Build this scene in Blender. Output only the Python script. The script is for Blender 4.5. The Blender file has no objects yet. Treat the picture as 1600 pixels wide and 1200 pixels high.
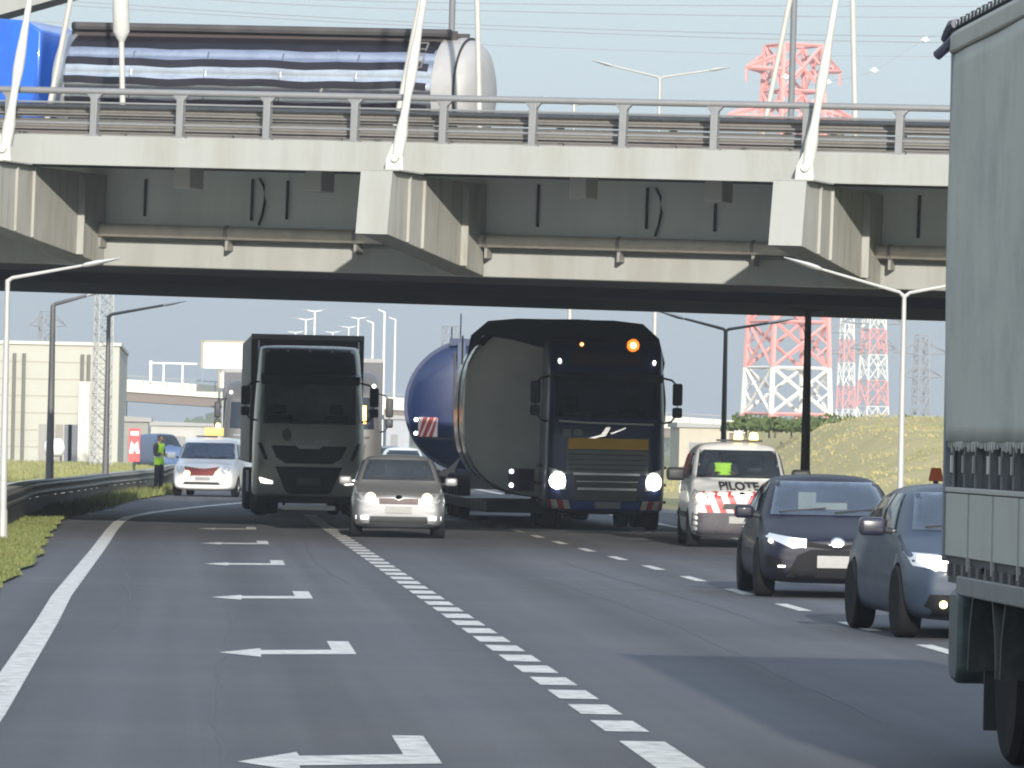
import bpy, bmesh, math, random
from mathutils import Vector, Matrix
from mathutils.bvhtree import BVHTree
random.seed(7)
V = Vector; R = math.radians; PI = math.pi
scene = bpy.context.scene
col = scene.collection

# ------------------------------------------------------------------ camera
F = 9300.0; CAMH = 1.75; ROLL = R(1.2)
fwd = V(((300-800)/F, (600-680)/F, -1)).normalized()          # road direction seen in camera space
upv = V((math.sin(ROLL), math.cos(ROLL), 0)); upv = (upv - fwd*fwd.dot(upv)).normalized()
rgt = fwd.cross(upv)
RW = Matrix((rgt, fwd, upv))                                   # camera space -> world
CAM = V((0, 0, CAMH))
cd = bpy.data.cameras.new('camera'); cam = bpy.data.objects.new('camera', cd); col.objects.link(cam)
cd.sensor_width = 36; cd.lens = F/1600*36; cd.clip_start = 1; cd.clip_end = 9000
cam.matrix_world = Matrix.Translation(CAM) @ RW.to_4x4()
scene.camera = cam
def at(px, py, Y):
    v = RW @ V(((px-800)/F, (600-py)/F, -1)); return CAM + v*(Y/v.y)
def gnd(px, py, z=0.0):
    v = RW @ V(((px-800)/F, (600-py)/F, -1)); return CAM + v*((z-CAMH)/v.z)

# ------------------------------------------------------------------ light
SUN_EL, SUN_AZ = R(16), R(3)                               # sun low behind the camera, a little to the right
sdir = V((math.sin(SUN_AZ)*math.cos(SUN_EL), -math.cos(SUN_AZ)*math.cos(SUN_EL), math.sin(SUN_EL)))
w = bpy.data.worlds.new('World'); scene.world = w; w.use_nodes = True
nt = w.node_tree; N = nt.nodes; Lk = nt.links; N.clear()
wo = N.new('ShaderNodeOutputWorld'); bg = N.new('ShaderNodeBackground'); sky = N.new('ShaderNodeTexSky')
sky.sky_type = 'NISHITA'; sky.sun_disc = False; sky.sun_elevation = R(22); sky.sun_rotation = PI - SUN_AZ
sky.air_density = 1.0; sky.dust_density = 1.2; sky.ozone_density = 1.6
tc = N.new('ShaderNodeTexCoord'); sp = N.new('ShaderNodeSeparateXYZ'); rp = N.new('ShaderNodeValToRGB')
mx = N.new('ShaderNodeMix'); mx.data_type = 'RGBA'
mp = N.new('ShaderNodeMapRange'); mp.inputs[1].default_value = 0.0; mp.inputs[2].default_value = 0.085
mp2 = N.new('ShaderNodeMapRange'); mp2.inputs[1].default_value = 0.15; mp2.inputs[2].default_value = 0.9
mp2.inputs[3].default_value = 1.0; mp2.inputs[4].default_value = 0.0
SKYS = 0.15; EXPO = 0.6
el = rp.color_ramp.elements
def srgb(r, g, b):
    return tuple(((c/255)/12.92 if c <= 10 else ((c/255+.055)/1.055)**2.4) for c in (r, g, b))
def skc(r, g, b): return tuple(c/SKYS/2**EXPO for c in srgb(r, g, b)) + (1,)
el[0].position = 0.0; el[0].color = skc(166, 176, 190)
el[1].position = 1.0; el[1].color = skc(214, 232, 237)
e = rp.color_ramp.elements.new(0.35); e.color = skc(176, 190, 198)
e = rp.color_ramp.elements.new(0.7); e.color = skc(206, 222, 229)
Lk.new(tc.outputs['Generated'], sp.inputs[0]); Lk.new(sp.outputs[2], mp.inputs[0]); Lk.new(sp.outputs[2], mp2.inputs[0])
Lk.new(mp.outputs[0], rp.inputs[0]); Lk.new(mp2.outputs[0], mx.inputs[0])
hs = N.new('ShaderNodeHueSaturation'); hs.inputs['Saturation'].default_value = .68; hs.inputs['Value'].default_value = 1.9
Lk.new(sky.outputs[0], hs.inputs['Color']); Lk.new(hs.outputs[0], mx.inputs[6]); Lk.new(rp.outputs[0], mx.inputs[7])
Lk.new(mx.outputs[2], bg.inputs[0]); bg.inputs[1].default_value = SKYS; Lk.new(bg.outputs[0], wo.inputs[0])
sl = bpy.data.lights.new('sun', 'SUN'); sun = bpy.data.objects.new('sun', sl); col.objects.link(sun)
sl.energy = 4.2; sl.angle = R(0.6); sl.color = (1.0, 0.94, 0.85)
sun.rotation_euler = (-sdir).to_track_quat('-Z', 'Y').to_euler(); sun.location = (0, -20, 40)
scene.view_settings.view_transform = 'Standard'; scene.view_settings.look = 'None'
scene.view_settings.exposure = EXPO; scene.view_settings.gamma = 1.0
scene.cycles.filter_width = 2.0
scene.cycles.max_bounces = 8; scene.cycles.transparent_max_bounces = 12

# ------------------------------------------------------------------ materials
MATS = {}
def mat(name, c, rough=.6, metal=0., emit=0., var=.12, vs=3., bump=0., bs=40., coat=0., dirt=None, dscale=1.5, damt=.5, spec=.5, streak=False, ecol=None):
    if name in MATS: return MATS[name]
    m = bpy.data.materials.new(name); m.use_nodes = True; t = m.node_tree; n = t.nodes; l = t.links
    b = n['Principled BSDF']
    b.inputs['Roughness'].default_value = rough; b.inputs['Metallic'].default_value = metal
    b.inputs['Specular IOR Level'].default_value = spec
    b.inputs['Coat Weight'].default_value = coat; b.inputs['Coat Roughness'].default_value = .08
    tc = n.new('ShaderNodeTexCoord')
    if emit:
        b.inputs['Base Color'].default_value = (*c, 1)
        b.inputs['Emission Color'].default_value = (*(ecol or c), 1); b.inputs['Emission Strength'].default_value = emit
    else:
        nz = n.new('ShaderNodeTexNoise'); nz.inputs['Scale'].default_value = vs; nz.inputs['Detail'].default_value = 6
        l.new(tc.outputs['Object'], nz.inputs['Vector'])
        r = n.new('ShaderNodeMix'); r.data_type = 'RGBA'
        r.inputs[6].default_value = (*[max(0, x*(1-var)) for x in c], 1); r.inputs[7].default_value = (*[x*(1+var) for x in c], 1)
        l.new(nz.outputs[0], r.inputs[0]); out = r.outputs[2]
        if dirt:
            d = n.new('ShaderNodeTexNoise'); d.inputs['Scale'].default_value = dscale; d.inputs['Detail'].default_value = 9; d.inputs['Roughness'].default_value = .65
            if streak:
                mpp = n.new('ShaderNodeMapping'); mpp.inputs['Scale'].default_value = (1, 1, .12)
                l.new(tc.outputs['Object'], mpp.inputs[0]); l.new(mpp.outputs[0], d.inputs['Vector'])
            else: l.new(tc.outputs['Object'], d.inputs['Vector'])
            cr = n.new('ShaderNodeMapRange'); cr.inputs[1].default_value = .45; cr.inputs[2].default_value = .68; cr.inputs[4].default_value = damt
            l.new(d.outputs[0], cr.inputs[0])
            r2 = n.new('ShaderNodeMix'); r2.data_type = 'RGBA'; l.new(cr.outputs[0], r2.inputs[0]); l.new(out, r2.inputs[6]); r2.inputs[7].default_value = (*dirt, 1)
            out = r2.outputs[2]
        l.new(out, b.inputs['Base Color'])
        rr = n.new('ShaderNodeMapRange'); rr.inputs[3].default_value = max(.02, rough*.85); rr.inputs[4].default_value = min(1, rough*1.2)
        l.new(nz.outputs[0], rr.inputs[0]); l.new(rr.outputs[0], b.inputs['Roughness'])
    if bump:
        n2 = n.new('ShaderNodeTexNoise'); n2.inputs['Scale'].default_value = bs; n2.inputs['Detail'].default_value = 5
        l.new(tc.outputs['Object'], n2.inputs['Vector'])
        bp = n.new('ShaderNodeBump'); bp.inputs['Strength'].default_value = bump; bp.inputs['Distance'].default_value = .02
        l.new(n2.outputs[0], bp.inputs['Height']); l.new(bp.outputs[0], b.inputs['Normal'])
    MATS[name] = m; return m
def glassmat(name, tint, op=.5, rough=.04, metal=0.):
    if name in MATS: return MATS[name]
    m = bpy.data.materials.new(name); m.use_nodes = True; t = m.node_tree; n = t.nodes; l = t.links; n.clear()
    o = n.new('ShaderNodeOutputMaterial'); g = n.new('ShaderNodeBsdfPrincipled'); tr = n.new('ShaderNodeBsdfTransparent')
    g.inputs['Base Color'].default_value = (*tint, 1); g.inputs['Roughness'].default_value = rough; g.inputs['Metallic'].default_value = metal; g.inputs['Specular IOR Level'].default_value = .7
    tr.inputs[0].default_value = (.94, .97, .96, 1)
    lw = n.new('ShaderNodeLayerWeight'); lw.inputs[0].default_value = .5; fr = n.new('ShaderNodeMath'); fr.operation = 'POWER'; fr.inputs[1].default_value = 5.; l.new(lw.outputs['Facing'], fr.inputs[0])
    nz = n.new('ShaderNodeTexNoise'); nz.inputs['Scale'].default_value = 2.5; tcn = n.new('ShaderNodeTexCoord'); l.new(tcn.outputs['Object'], nz.inputs['Vector'])
    ma = n.new('ShaderNodeMath'); ma.operation = 'MULTIPLY_ADD'; ma.inputs[1].default_value = .25; ma.inputs[2].default_value = op-.12; l.new(nz.outputs[0], ma.inputs[0])
    mb = n.new('ShaderNodeMath'); mb.operation = 'ADD'; mb.use_clamp = True; l.new(fr.outputs[0], mb.inputs[0]); l.new(ma.outputs[0], mb.inputs[1])
    ms = n.new('ShaderNodeMixShader'); l.new(mb.outputs[0], ms.inputs[0]); l.new(tr.outputs[0], ms.inputs[1]); l.new(g.outputs[0], ms.inputs[2]); l.new(ms.outputs[0], o.inputs[0])
    MATS[name] = m; return m

# ------------------------------------------------------------------ mesh helpers
class MB:
    def __init__(s): s.bm = bmesh.new()
    def face(s, pts):
        return s.bm.faces.new([s.bm.verts.new(p) for p in pts])
    def box(s, a, b, m=None):
        x0, y0, z0 = a; x1, y1, z1 = b
        vs = [s.bm.verts.new((m @ V(p)) if m else p) for p in ((x0,y0,z0),(x1,y0,z0),(x1,y1,z0),(x0,y1,z0),(x0,y0,z1),(x1,y0,z1),(x1,y1,z1),(x0,y1,z1))]
        for f in ((3,2,1,0),(4,5,6,7),(0,1,5,4),(1,2,6,5),(2,3,7,6),(3,0,4,7)): s.bm.faces.new([vs[i] for i in f])
        return s
    def ring(s, c, ax, r, n, ref=None, sq=1.):
        ax = V(ax).normalized(); ref = ref or (V((0,0,1)) if abs(ax.z) < .9 else V((1,0,0)))
        u = ax.cross(ref).normalized(); v = ax.cross(u)
        return [s.bm.verts.new(V(c) + u*(r*math.cos(2*PI*i/n)) + v*(r*sq*math.sin(2*PI*i/n))) for i in range(n)]
    def join(s, A, B):
        n = len(A)
        for i in range(n): s.bm.faces.new((A[i], A[(i+1)%n], B[(i+1)%n], B[i]))
    def cyl(s, p, q, r, r2=None, n=10, caps=True):
        p, q = V(p), V(q); A = s.ring(p, q-p, r, n); B = s.ring(q, q-p, r if r2 is None else r2, n); s.join(A, B)
        if caps: s.bm.faces.new(A[::-1]); s.bm.faces.new(B)
        return s
    def tube(s, pts, r, n=8, radii=None):
        pts = [V(p) for p in pts]; prev = None; ref = None; first = None
        for i, p in enumerate(pts):
            d = (pts[min(i+1, len(pts)-1)] - pts[max(i-1, 0)]).normalized()
            if ref is None: ref = V((0,0,1)) if abs(d.z) < .9 else V((1,0,0))
            k = s.ring(p, d, radii[i] if radii else r, n, ref)
            if prev: s.join(prev, k)
            else: first = k
            prev = k
        s.bm.faces.new(first[::-1]); s.bm.faces.new(prev); return s
    def prism(s, poly, ext):
        ext = V(ext); A = [s.bm.verts.new(V(p)) for p in poly]; B = [s.bm.verts.new(V(p)+ext) for p in poly]
        s.join(A, B); s.bm.faces.new(A[::-1]); s.bm.faces.new(B); return s
    def loft(s, rings, caps=True):
        prev = None; first = None
        for r in rings:
            k = [s.bm.verts.new(V(p)) for p in r]
            if prev: s.join(prev, k)
            else: first = k
            prev = k
        if caps: s.bm.faces.new(first[::-1]); s.bm.faces.new(prev)
        return s
    def lathe(s, prof, org, ax, n=24):     # prof: (along axis, radius)
        ax = V(ax).normalized(); ref = V((0,0,1)) if abs(ax.z) < .9 else V((1,0,0)); prev = None; first = None
        for h, r in prof:
            k = s.ring(V(org)+ax*h, ax, max(r, .001), n, ref)
            if prev: s.join(prev, k)
            else: first = k
            prev = k
        s.bm.faces.new(first[::-1]); s.bm.faces.new(prev); return s
    def ball(s, c, r, sc=(1,1,1), sub=2):
        bmesh.ops.create_icosphere(s.bm, subdivisions=sub, radius=1, matrix=Matrix.Translation(c) @ Matrix.Diagonal((r*sc[0], r*sc[1], r*sc[2], 1))); return s
    def mesh(s, name):
        bmesh.ops.recalc_face_normals(s.bm, faces=s.bm.faces)
        me = bpy.data.meshes.new(name); s.bm.to_mesh(me); s.bm.free(); return me
    def build(s, name, m, parent=None, smooth=35, bevel=0, loc=None):
        return mkobj(name, s.mesh(name), m, parent, smooth, bevel, loc)
def mkobj(name, me, m, parent=None, smooth=35, bevel=0, loc=None):
    if m and not me.materials: me.materials.append(m)
    if smooth:
        me.shade_smooth(); me.set_sharp_from_angle(angle=R(smooth))
    o = bpy.data.objects.new(name, me); col.objects.link(o)
    if parent: o.parent = parent
    if loc is not None: o.location = loc
    if bevel:
        b = o.modifiers.new('bevel', 'BEVEL'); b.width = bevel; b.segments = 2; b.limit_method = 'ANGLE'; b.angle_limit = R(40)
    return o
def box(name, a, b, m, parent=None, bevel=0): return MB().box(a, b).build(name, m, parent, 35, bevel)
def tag(o, label, cat, group=None, kind=None):
    if label: o['label'] = label
    if cat: o['category'] = cat
    if group: o['group'] = group
    if kind: o['kind'] = kind
    return o
def empty(name, loc, rz=0, label=None, cat=None, group=None, mw=None):
    o = bpy.data.objects.new(name, None); col.objects.link(o); o.empty_display_size = .3
    if mw is not None: o.matrix_world = mw
    else: o.location = loc; o.rotation_euler = (0, 0, rz)
    if label: tag(o, label, cat, group)
    return o
def struct(o): o['kind'] = 'structure'; return o
def copy_tree(o, parent=None):
    c = o.copy(); col.objects.link(c)
    if parent: c.parent = parent
    for ch in list(o.children): copy_tree(ch, c)
    return c
def evaluate(me, mods):
    """bake a list of modifiers (name, type, settings) into a new mesh"""
    o = bpy.data.objects.new('tmp', me); col.objects.link(o); cut = []
    for ty, st in mods:
        md = o.modifiers.new(ty, ty)
        for k, v in st.items():
            if k == 'cutter':
                c = bpy.data.objects.new('cut', v); col.objects.link(c); md.object = c; cut.append(c)
            else: setattr(md, k, v)
    bpy.context.view_layer.update()
    dg = bpy.context.evaluated_depsgraph_get()
    out = bpy.data.meshes.new_from_object(o.evaluated_get(dg))
    for c in [o]+cut: bpy.data.objects.remove(c)
    return out
def bvh(me):
    return BVHTree.FromPolygons([v.co.copy() for v in me.vertices], [list(p.vertices) for p in me.polygons])
AX = {'front': (V((0,1,0)), lambda a, b: V((a, -4, b))), 'back': (V((0,-1,0)), lambda a, b: V((a, 30, b))),
      'left': (V((1,0,0)), lambda a, b: V((-6, a, b))), 'right': (V((-1,0,0)), lambda a, b: V((6, a, b))),
      'top': (V((0,0,-1)), lambda a, b: V((a, b, 8)))}
def patch(tree, poly, name, m, parent, side='front', off=.006, th=.012, mx=.12, smooth=60):
    """a sheet with thickness laid on a curved surface inside a 2-D outline"""
    d, f = AX[side]; bm = bmesh.new()
    bm.faces.new([bm.verts.new((a, b, 0)) for a, b in poly])
    bmesh.ops.triangulate(bm, faces=bm.faces)
    for _ in range(6):
        es = [e for e in bm.edges if e.calc_length() > mx]
        if not es: break
        bmesh.ops.subdivide_edges(bm, edges=es, cuts=1)
        bmesh.ops.triangulate(bm, faces=[x for x in bm.faces if len(x.verts) > 3])
    last = None; vs = list(bm.verts); miss = []
    for v in vs:
        o = f(v.co.x, v.co.y); h = tree.ray_cast(o, d)
        if h[0] is not None: last = h[0]; v.co = h[0] - d*off
        else:
            n = tree.find_nearest(o + d*4.5); v.co = (n[0] if n[0] else o+d*4) - d*off
    g = bmesh.ops.extrude_face_region(bm, geom=list(bm.faces))
    for v in [x for x in g['geom'] if isinstance(x, bmesh.types.BMVert)]: v.co -= d*th
    bmesh.ops.recalc_face_normals(bm, faces=bm.faces)
    me = bpy.data.meshes.new(name); bm.to_mesh(me); bm.free()
    return mkobj(name, me, m, parent, smooth)
def mir(poly): return [(-a, b) for a, b in poly][::-1]
def inpoly(x, y, poly):
    c = False; n = len(poly)
    for i in range(n):
        x1, y1 = poly[i]; x2, y2 = poly[i-1]
        if (y1 > y) != (y2 > y) and x < (x2-x1)*(y-y1)/(y2-y1)+x1: c = not c
    return c
def cut_open(me, poly, dirn=V((0,-1,0)), ylim=3.):
    """open the shell behind a window"""
    cx = sum(p[0] for p in poly)/len(poly); cz = sum(p[1] for p in poly)/len(poly)
    pl = [(cx+(a-cx)*.95, cz+(b-cz)*.93) for a, b in poly]
    bm = bmesh.new(); bm.from_mesh(me)
    kill = [f for f in bm.faces if f.normal.dot(dirn) > .2 and f.calc_center_median().y < ylim and inpoly(f.calc_center_median().x, f.calc_center_median().z, pl)]
    bmesh.ops.delete(bm, geom=kill, context='FACES'); bm.to_mesh(me); bm.free()
def frit(tree, poly, parent, k=.87, kz=.80):
    """black ceramic border of a windshield"""
    cx = sum(p[0] for p in poly)/len(poly); cz = sum(p[1] for p in poly)/len(poly)
    inn = [(cx+(a-cx)*k, cz+(b-cz)*kz) for a, b in poly]; n = len(poly)
    for i in range(n):
        j = (i+1) % n; patch(tree, [poly[i], poly[j], inn[j], inn[i]], 'glass_border', fritm, parent, off=.002, th=.003, mx=.1)
def oval(cx, cz, rx, rz, n=14): return [(cx+rx*math.cos(2*PI*i/n), cz+rz*math.sin(2*PI*i/n)) for i in range(n)]
def rect(x0, z0, x1, z1): return [(x0, z0), (x1, z0), (x1, z1), (x0, z1)]
def text_patch(tree, s, size, cx, cz, name, m, parent, side='front', off=.008, th=.006, sx=1., bold=0.):
    cu = bpy.data.curves.new('t', 'FONT'); cu.body = s; cu.size = size; cu.align_x = 'CENTER'; cu.align_y = 'CENTER'; cu.offset = bold; cu.resolution_u = 3
    o = bpy.data.objects.new('t', cu); col.objects.link(o); bpy.context.view_layer.update()
    me = bpy.data.meshes.new_from_object(o.evaluated_get(bpy.context.evaluated_depsgraph_get())); bpy.data.objects.remove(o)
    bm = bmesh.new(); bm.from_mesh(me); bmesh.ops.triangulate(bm, faces=bm.faces)
    d, f = AX[side]
    for v in bm.verts:
        o2 = f(cx+v.co.x*sx, cz+v.co.y); h = tree.ray_cast(o2, d); v.co = (h[0] if h[0] else o2+d*4) - d*off
    g = bmesh.ops.extrude_face_region(bm, geom=list(bm.faces))
    for v in [x for x in g['geom'] if isinstance(x, bmesh.types.BMVert)]: v.co -= d*th
    me2 = bpy.data.meshes.new(name); bm.to_mesh(me2); bm.free(); return mkobj(name, me2, m, parent, 0)

# common materials
tyre = mat('rubber', (.011,.011,.012), .95, bump=.2, spec=.2); fritm = mat('glass_border_black', (.012,.013,.016), .25)
rimm = mat('alloy', (.35,.35,.36), .35, .9)
blk = mat('black_plastic', (.018,.019,.021), .55)
dark = mat('dark_metal', (.04,.042,.045), .6, .3)
glass = glassmat('windshield_glass', (.01,.016,.022), .30)
glassL = glassmat('light_glass', (.24,.29,.37), .32, .12, .6)
sideglass = mat('side_glass', (.012,.018,.026), .06, var=.3)
plate = mat('number_plate_white', (.28,.28,.27), .5, dirt=(.22,.22,.21), dscale=12)
lampw = mat('headlight_glow', (1,.93,.80), .3, emit=4)
lampy = mat('headlight_warm_glow', (1,.72,.40), .3, emit=2.6)
lampg = mat('headlight_bright_glow', (1,1,.85), .3, emit=22)
amber = mat('amber_glow', (1,.38,.06), .3, emit=9)
yellowg = mat('yellow_beacon_glow', (1,.72,.18), .3, emit=3.5)
lens = mat('lamp_lens', (.5,.52,.55), .12, .2)
chrome = mat('chrome', (.75,.76,.78), .12, 1)
whitep = mat('white_paint', (.72,.73,.72), .35, coat=.5, dirt=(.42,.40,.36), dscale=1.6, damt=.35)
seatm = mat('seat_fabric', (.03,.03,.034), .9)
redp = mat('red_stripe', (.42,.03,.03), .45, dirt=(.25,.05,.04)); white2 = mat('white_stripe', (.70,.62,.6), .45)

def wheel(parent, x, y, r=.32, wd=.21, out=1):
    """tyre with rim; out=+1/-1 is the side that faces outwards"""
    t = MB(); h = wd/2
    t.lathe([(-h, r*.62), (-h, r*.93), (-h*.8, r), (h*.8, r), (h, r*.93), (h, r*.62), (h*.6, r*.6), (-h*.6, r*.6)], (0,0,0), (1,0,0), 28)
    o = t.build('wheel', tyre, parent, 40, loc=(x, y, r))
    m = MB(); xo = out*h*.82
    m.lathe([(xo-out*.05, r*.62), (xo+out*.004, r*.62), (xo-out*.0, r*.56), (xo-out*.04, r*.54)], (0,0,0), (1,0,0), 24)
    for k in range(5):
        a = 2*PI*k/5; c, s_ = math.cos(a), math.sin(a)
        m.prism([(xo-out*.03, c*.02-s_*.03, s_*.02+c*.03), (xo-out*.03, c*.02+s_*.03, s_*.02-c*.03), (xo-out*.01, c*r*.58+s_*.022, s_*r*.58-c*.022), (xo-out*.01, c*r*.58-s_*.022, s_*r*.58+c*.022)], (out*.012, 0, 0))
    m.cyl((xo-out*.04,0,0), (xo+out*.005,0,0), r*.16, n=12)
    m.build('rim', rimm, o, 40)
    return o

# ------------------------------------------------------------------ ground, road, marks
def strip(name, ys, xl, xr, z, m, parent=None, sub=1):
    mb = MB(); rows = []
    for y, a, b in zip(ys, xl, xr): rows.append([mb.bm.verts.new((a+(b-a)*i/sub, y, z)) for i in range(sub+1)])
    for r0, r1 in zip(rows, rows[1:]):
        for i in range(sub): mb.bm.faces.new((r0[i], r0[i+1], r1[i+1], r1[i]))
    return mb.build(name, m, parent, 0)
def groundmat():
    m = mat('meadow', (.12,.13,.045), .95, var=.35, vs=.35, dirt=(.26,.22,.09), dscale=.12, damt=.8, bump=.6, bs=6.); return m
def asphaltmat():
    m = mat('asphalt', (.076,.079,.089), .82, var=.12, vs=.7, bump=.25, bs=120., dirt=(.098,.097,.102), dscale=.22, damt=.7, spec=.35)
    t = m.node_tree; n = t.nodes; l = t.links; b = n['Principled BSDF']
    src = b.inputs['Base Color'].links[0].from_socket
    g = n.new('ShaderNodeTexNoise'); g.inputs['Scale'].default_value = 45; g.inputs['Detail'].default_value = 4
    tcn = n.new('ShaderNodeTexCoord'); l.new(tcn.outputs['Object'], g.inputs['Vector'])
    # tyre polish running along the lanes
    mpp = n.new('ShaderNodeMapping'); mpp.inputs['Scale'].default_value = (1.1, .012, 1); l.new(tcn.outputs['Object'], mpp.inputs[0])
    g2 = n.new('ShaderNodeTexNoise'); g2.inputs['Scale'].default_value = 1.6; g2.inputs['Detail'].default_value = 5; l.new(mpp.outputs[0], g2.inputs['Vector'])
    ad = n.new('ShaderNodeMath'); ad.operation = 'MULTIPLY_ADD'; ad.inputs[1].default_value = 1.1; ad.inputs[2].default_value = .45; l.new(g.outputs[0], ad.inputs[0])
    ad2 = n.new('ShaderNodeMath'); ad2.operation = 'MULTIPLY_ADD'; ad2.inputs[1].default_value = .9; ad2.inputs[2].default_value = .55; l.new(g2.outputs[0], ad2.inputs[0])
    mu0 = n.new('ShaderNodeMath'); mu0.operation = 'MULTIPLY'; l.new(ad.outputs[0], mu0.inputs[0]); l.new(ad2.outputs[0], mu0.inputs[1])
    sx = n.new('ShaderNodeSeparateXYZ'); l.new(tcn.outputs['Object'], sx.inputs[0])
    w1 = n.new('ShaderNodeMath'); w1.operation = 'MULTIPLY_ADD'; w1.inputs[1].default_value = 3.35; w1.inputs[2].default_value = .6; l.new(sx.outputs[0], w1.inputs[0])
    w2 = n.new('ShaderNodeMath'); w2.operation = 'COSINE'; l.new(w1.outputs[0], w2.inputs[0])
    w3 = n.new('ShaderNodeMath'); w3.operation = 'MULTIPLY_ADD'; w3.inputs[1].default_value = .09; w3.inputs[2].default_value = 1.; l.new(w2.outputs[0], w3.inputs[0])
    mu = n.new('ShaderNodeMath'); mu.operation = 'MULTIPLY'; l.new(mu0.outputs[0], mu.inputs[0]); l.new(w3.outputs[0], mu.inputs[1])
    v = n.new('ShaderNodeVectorMath'); v.operation = 'SCALE'; l.new(src, v.inputs[0]); l.new(mu.outputs[0], v.inputs['Scale']); l.new(v.outputs[0], b.inputs['Base Color'])
    return m
gm = groundmat(); asp = asphaltmat()
mb = MB(); bmesh.ops.create_grid(mb.bm, x_segments=2, y_segments=2, size=5000)
g = mb.build('ground', gm, None, 0, loc=(0, 3000, -.06)); struct(g)
def smooth(a, b, t): t = max(0, min(1, (t-a)/(b-a))); return t*t*(3-2*t)
def edge(Y):   # left grass edge of the paved shoulder
    return -2.13 - .45*smooth(75, 118, Y) + .8*smooth(118, 150, Y) + 1.5*smooth(145, 190, Y) + .06*math.sin(Y*.9) + .04*math.sin(Y*2.3)
ys = [i*2.5 for i in range(-12, 120)] + [320, 400, 600, 900]
road = strip('road', ys, [edge(y) for y in ys], [13.0 + smooth(260, 600, y)*20 for y in ys], 0, asp, None, 4); struct(road)
paintm = mat('road_paint', (.60,.59,.55), .6, dirt=(.15,.15,.155), dscale=6., damt=.8, var=.1, vs=6)
def curve_strip(name, pts, wd, z, m, parent):
    mb = MB(); L = []; Rr = []
    for i, p in enumerate(pts):
        p = V((*p, 0)); d = (V((*pts[min(i+1, len(pts)-1)], 0)) - V((*pts[max(i-1, 0)], 0))).normalized(); nn = V((-d.y, d.x, 0))
        L.append(mb.bm.verts.new((p.x+nn.x*wd/2, p.y+nn.y*wd/2, z))); Rr.append(mb.bm.verts.new((p.x-nn.x*wd/2, p.y-nn.y*wd/2, z)))
    for i in range(len(pts)-1): mb.bm.faces.new((L[i], Rr[i], Rr[i+1], L[i+1]))
    return mb.build(name, m, parent, 0)
pts = [(-1.22, 5), (-1.22, 37), (-1.3, 55), (-1.36, 64), (-1.38, 90), (-1.42, 108), (-1.41, 118), (-1.3, 125.5), (-.83, 134), (-.42, 139), (.35, 147.4), (1.48, 157.8), (2.6, 168), (3.5, 182), (4.4, 200)]
curve_strip('edge_line', pts, .21, .004, paintm, road)
mb = MB(); Y = 36.1
def dash(mb, x, y0, y1, wd): mb.face([(x-wd/2, y0, .004), (x+wd/2, y0, .004), (x+wd/2, y1, .004), (x-wd/2, y1, .004)])
while Y < 135: dash(mb, 2.68, Y, Y+1.4, .27); Y += 2.25
dash(mb, 2.68, 31.2, 34.95, .27); dash(mb, 2.68, 22, 26, .27); dash(mb, 2.68, 12, 16, .27)
mb.build('dashed_line', paintm, road, 0)
mb = MB(); Y = 63.5-6.5*8
while Y < 200: dash(mb, 6.6-.16*smooth(75, 110, Y), Y, Y+2.7, .15); Y += 6.5
mb.build('lane_line', paintm, road, 0)
mb = MB(); dash(mb, 10.35, 10, 240, .2); mb.build('right_edge_line', paintm, road, 0)
sealm = mat('tar_seal', (.062,.063,.07), .75)
for x0, ya, yb in ((.3, 30, 64), (4.6, 38, 92), (-.75, 52, 110), (5.6, 60, 88), (1.9, 72, 120)):
    pp = []; y = ya
    while y < yb: pp.append((x0+.02*math.sin(y*.8)+.01*math.sin(y*2.7)+.12*math.sin(y*.13), y)); y += .7
    curve_strip('tar_seam', pp, .022, .0022, sealm, road)
for y0, xa, xb in ((71.4, -1.3, 9.8), (99., -1.3, 9.8)):
    pp = [(xa+(xb-xa)*i/40., y0+.06*math.sin(i*.9)+.04*math.sin(i*2.3)) for i in range(41)]; curve_strip('tar_seam', pp, .05, .0026, sealm, road)
arrow_px = [(370,1191), (463,1176), (468,1182), (630,1179.5), (612,1150), (661,1150.5), (691,1194), (468,1197), (470,1206)]
apts = [gnd(*p) for p in arrow_px]
a0 = V((0, 32.1, 0))
for Yc, dx in ((32.1, 0), (48.2, -.02), (64.6, -.04), (81.3, -.08), (96.8, -.10), (111.9, -.14)):
    mb = MB(); mb.face([(p.x+dx, p.y-32.1+Yc, .004) for p in apts]); bmesh.ops.triangulate(mb.bm, faces=mb.bm.faces)
    mb.build('arrow_mark', paintm, road, 0)

# verge, far side road behind the barrier
def barx(Y): return -3.3 + .9*smooth(122, 152, Y) + 1.5*smooth(145, 190, Y) + 3*smooth(185, 300, Y)
vm = mat('verge_grass', (.10,.12,.03), .95, var=.4, vs=2.5, bump=.8, bs=25., dirt=(.22,.20,.07), dscale=1.2, damt=.6)
ys2 = [i*2.5 for i in range(-4, 90)]
o = strip('verge', ys2, [barx(y)-.8 for y in ys2], [edge(y)+.06 for y in ys2], .03, vm, None, 3); struct(o)
palem = mat('pale_concrete', (.38,.38,.36), .8, dirt=(.25,.25,.24))
o = strip('side_path', ys2, [barx(y)-5.2 for y in ys2], [barx(y)-.55 for y in ys2], .05, palem, None, 1); struct(o)
def grass(name, rng, fx, n, hmin, hmax, m, base=0.03):
    mb = MB()
    for _ in range(n):
        Y = random.uniform(*rng); a, b = fx(Y); x = random.uniform(a, b); h = random.uniform(hmin, hmax)*random.uniform(.5, 1); an = random.uniform(0, PI); wd = .012+.01*random.random()
        dx, dy = math.cos(an)*wd, math.sin(an)*wd; lx, ly = random.uniform(-.5, .5)*h, random.uniform(-.5, .5)*h
        mb.face([(x-dx, Y-dy, base), (x+dx, Y+dy, base), (x+lx, Y+ly, base+h)])
    return tag(mb.build(name, m, None, 0), None, None, None, 'stuff')
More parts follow.
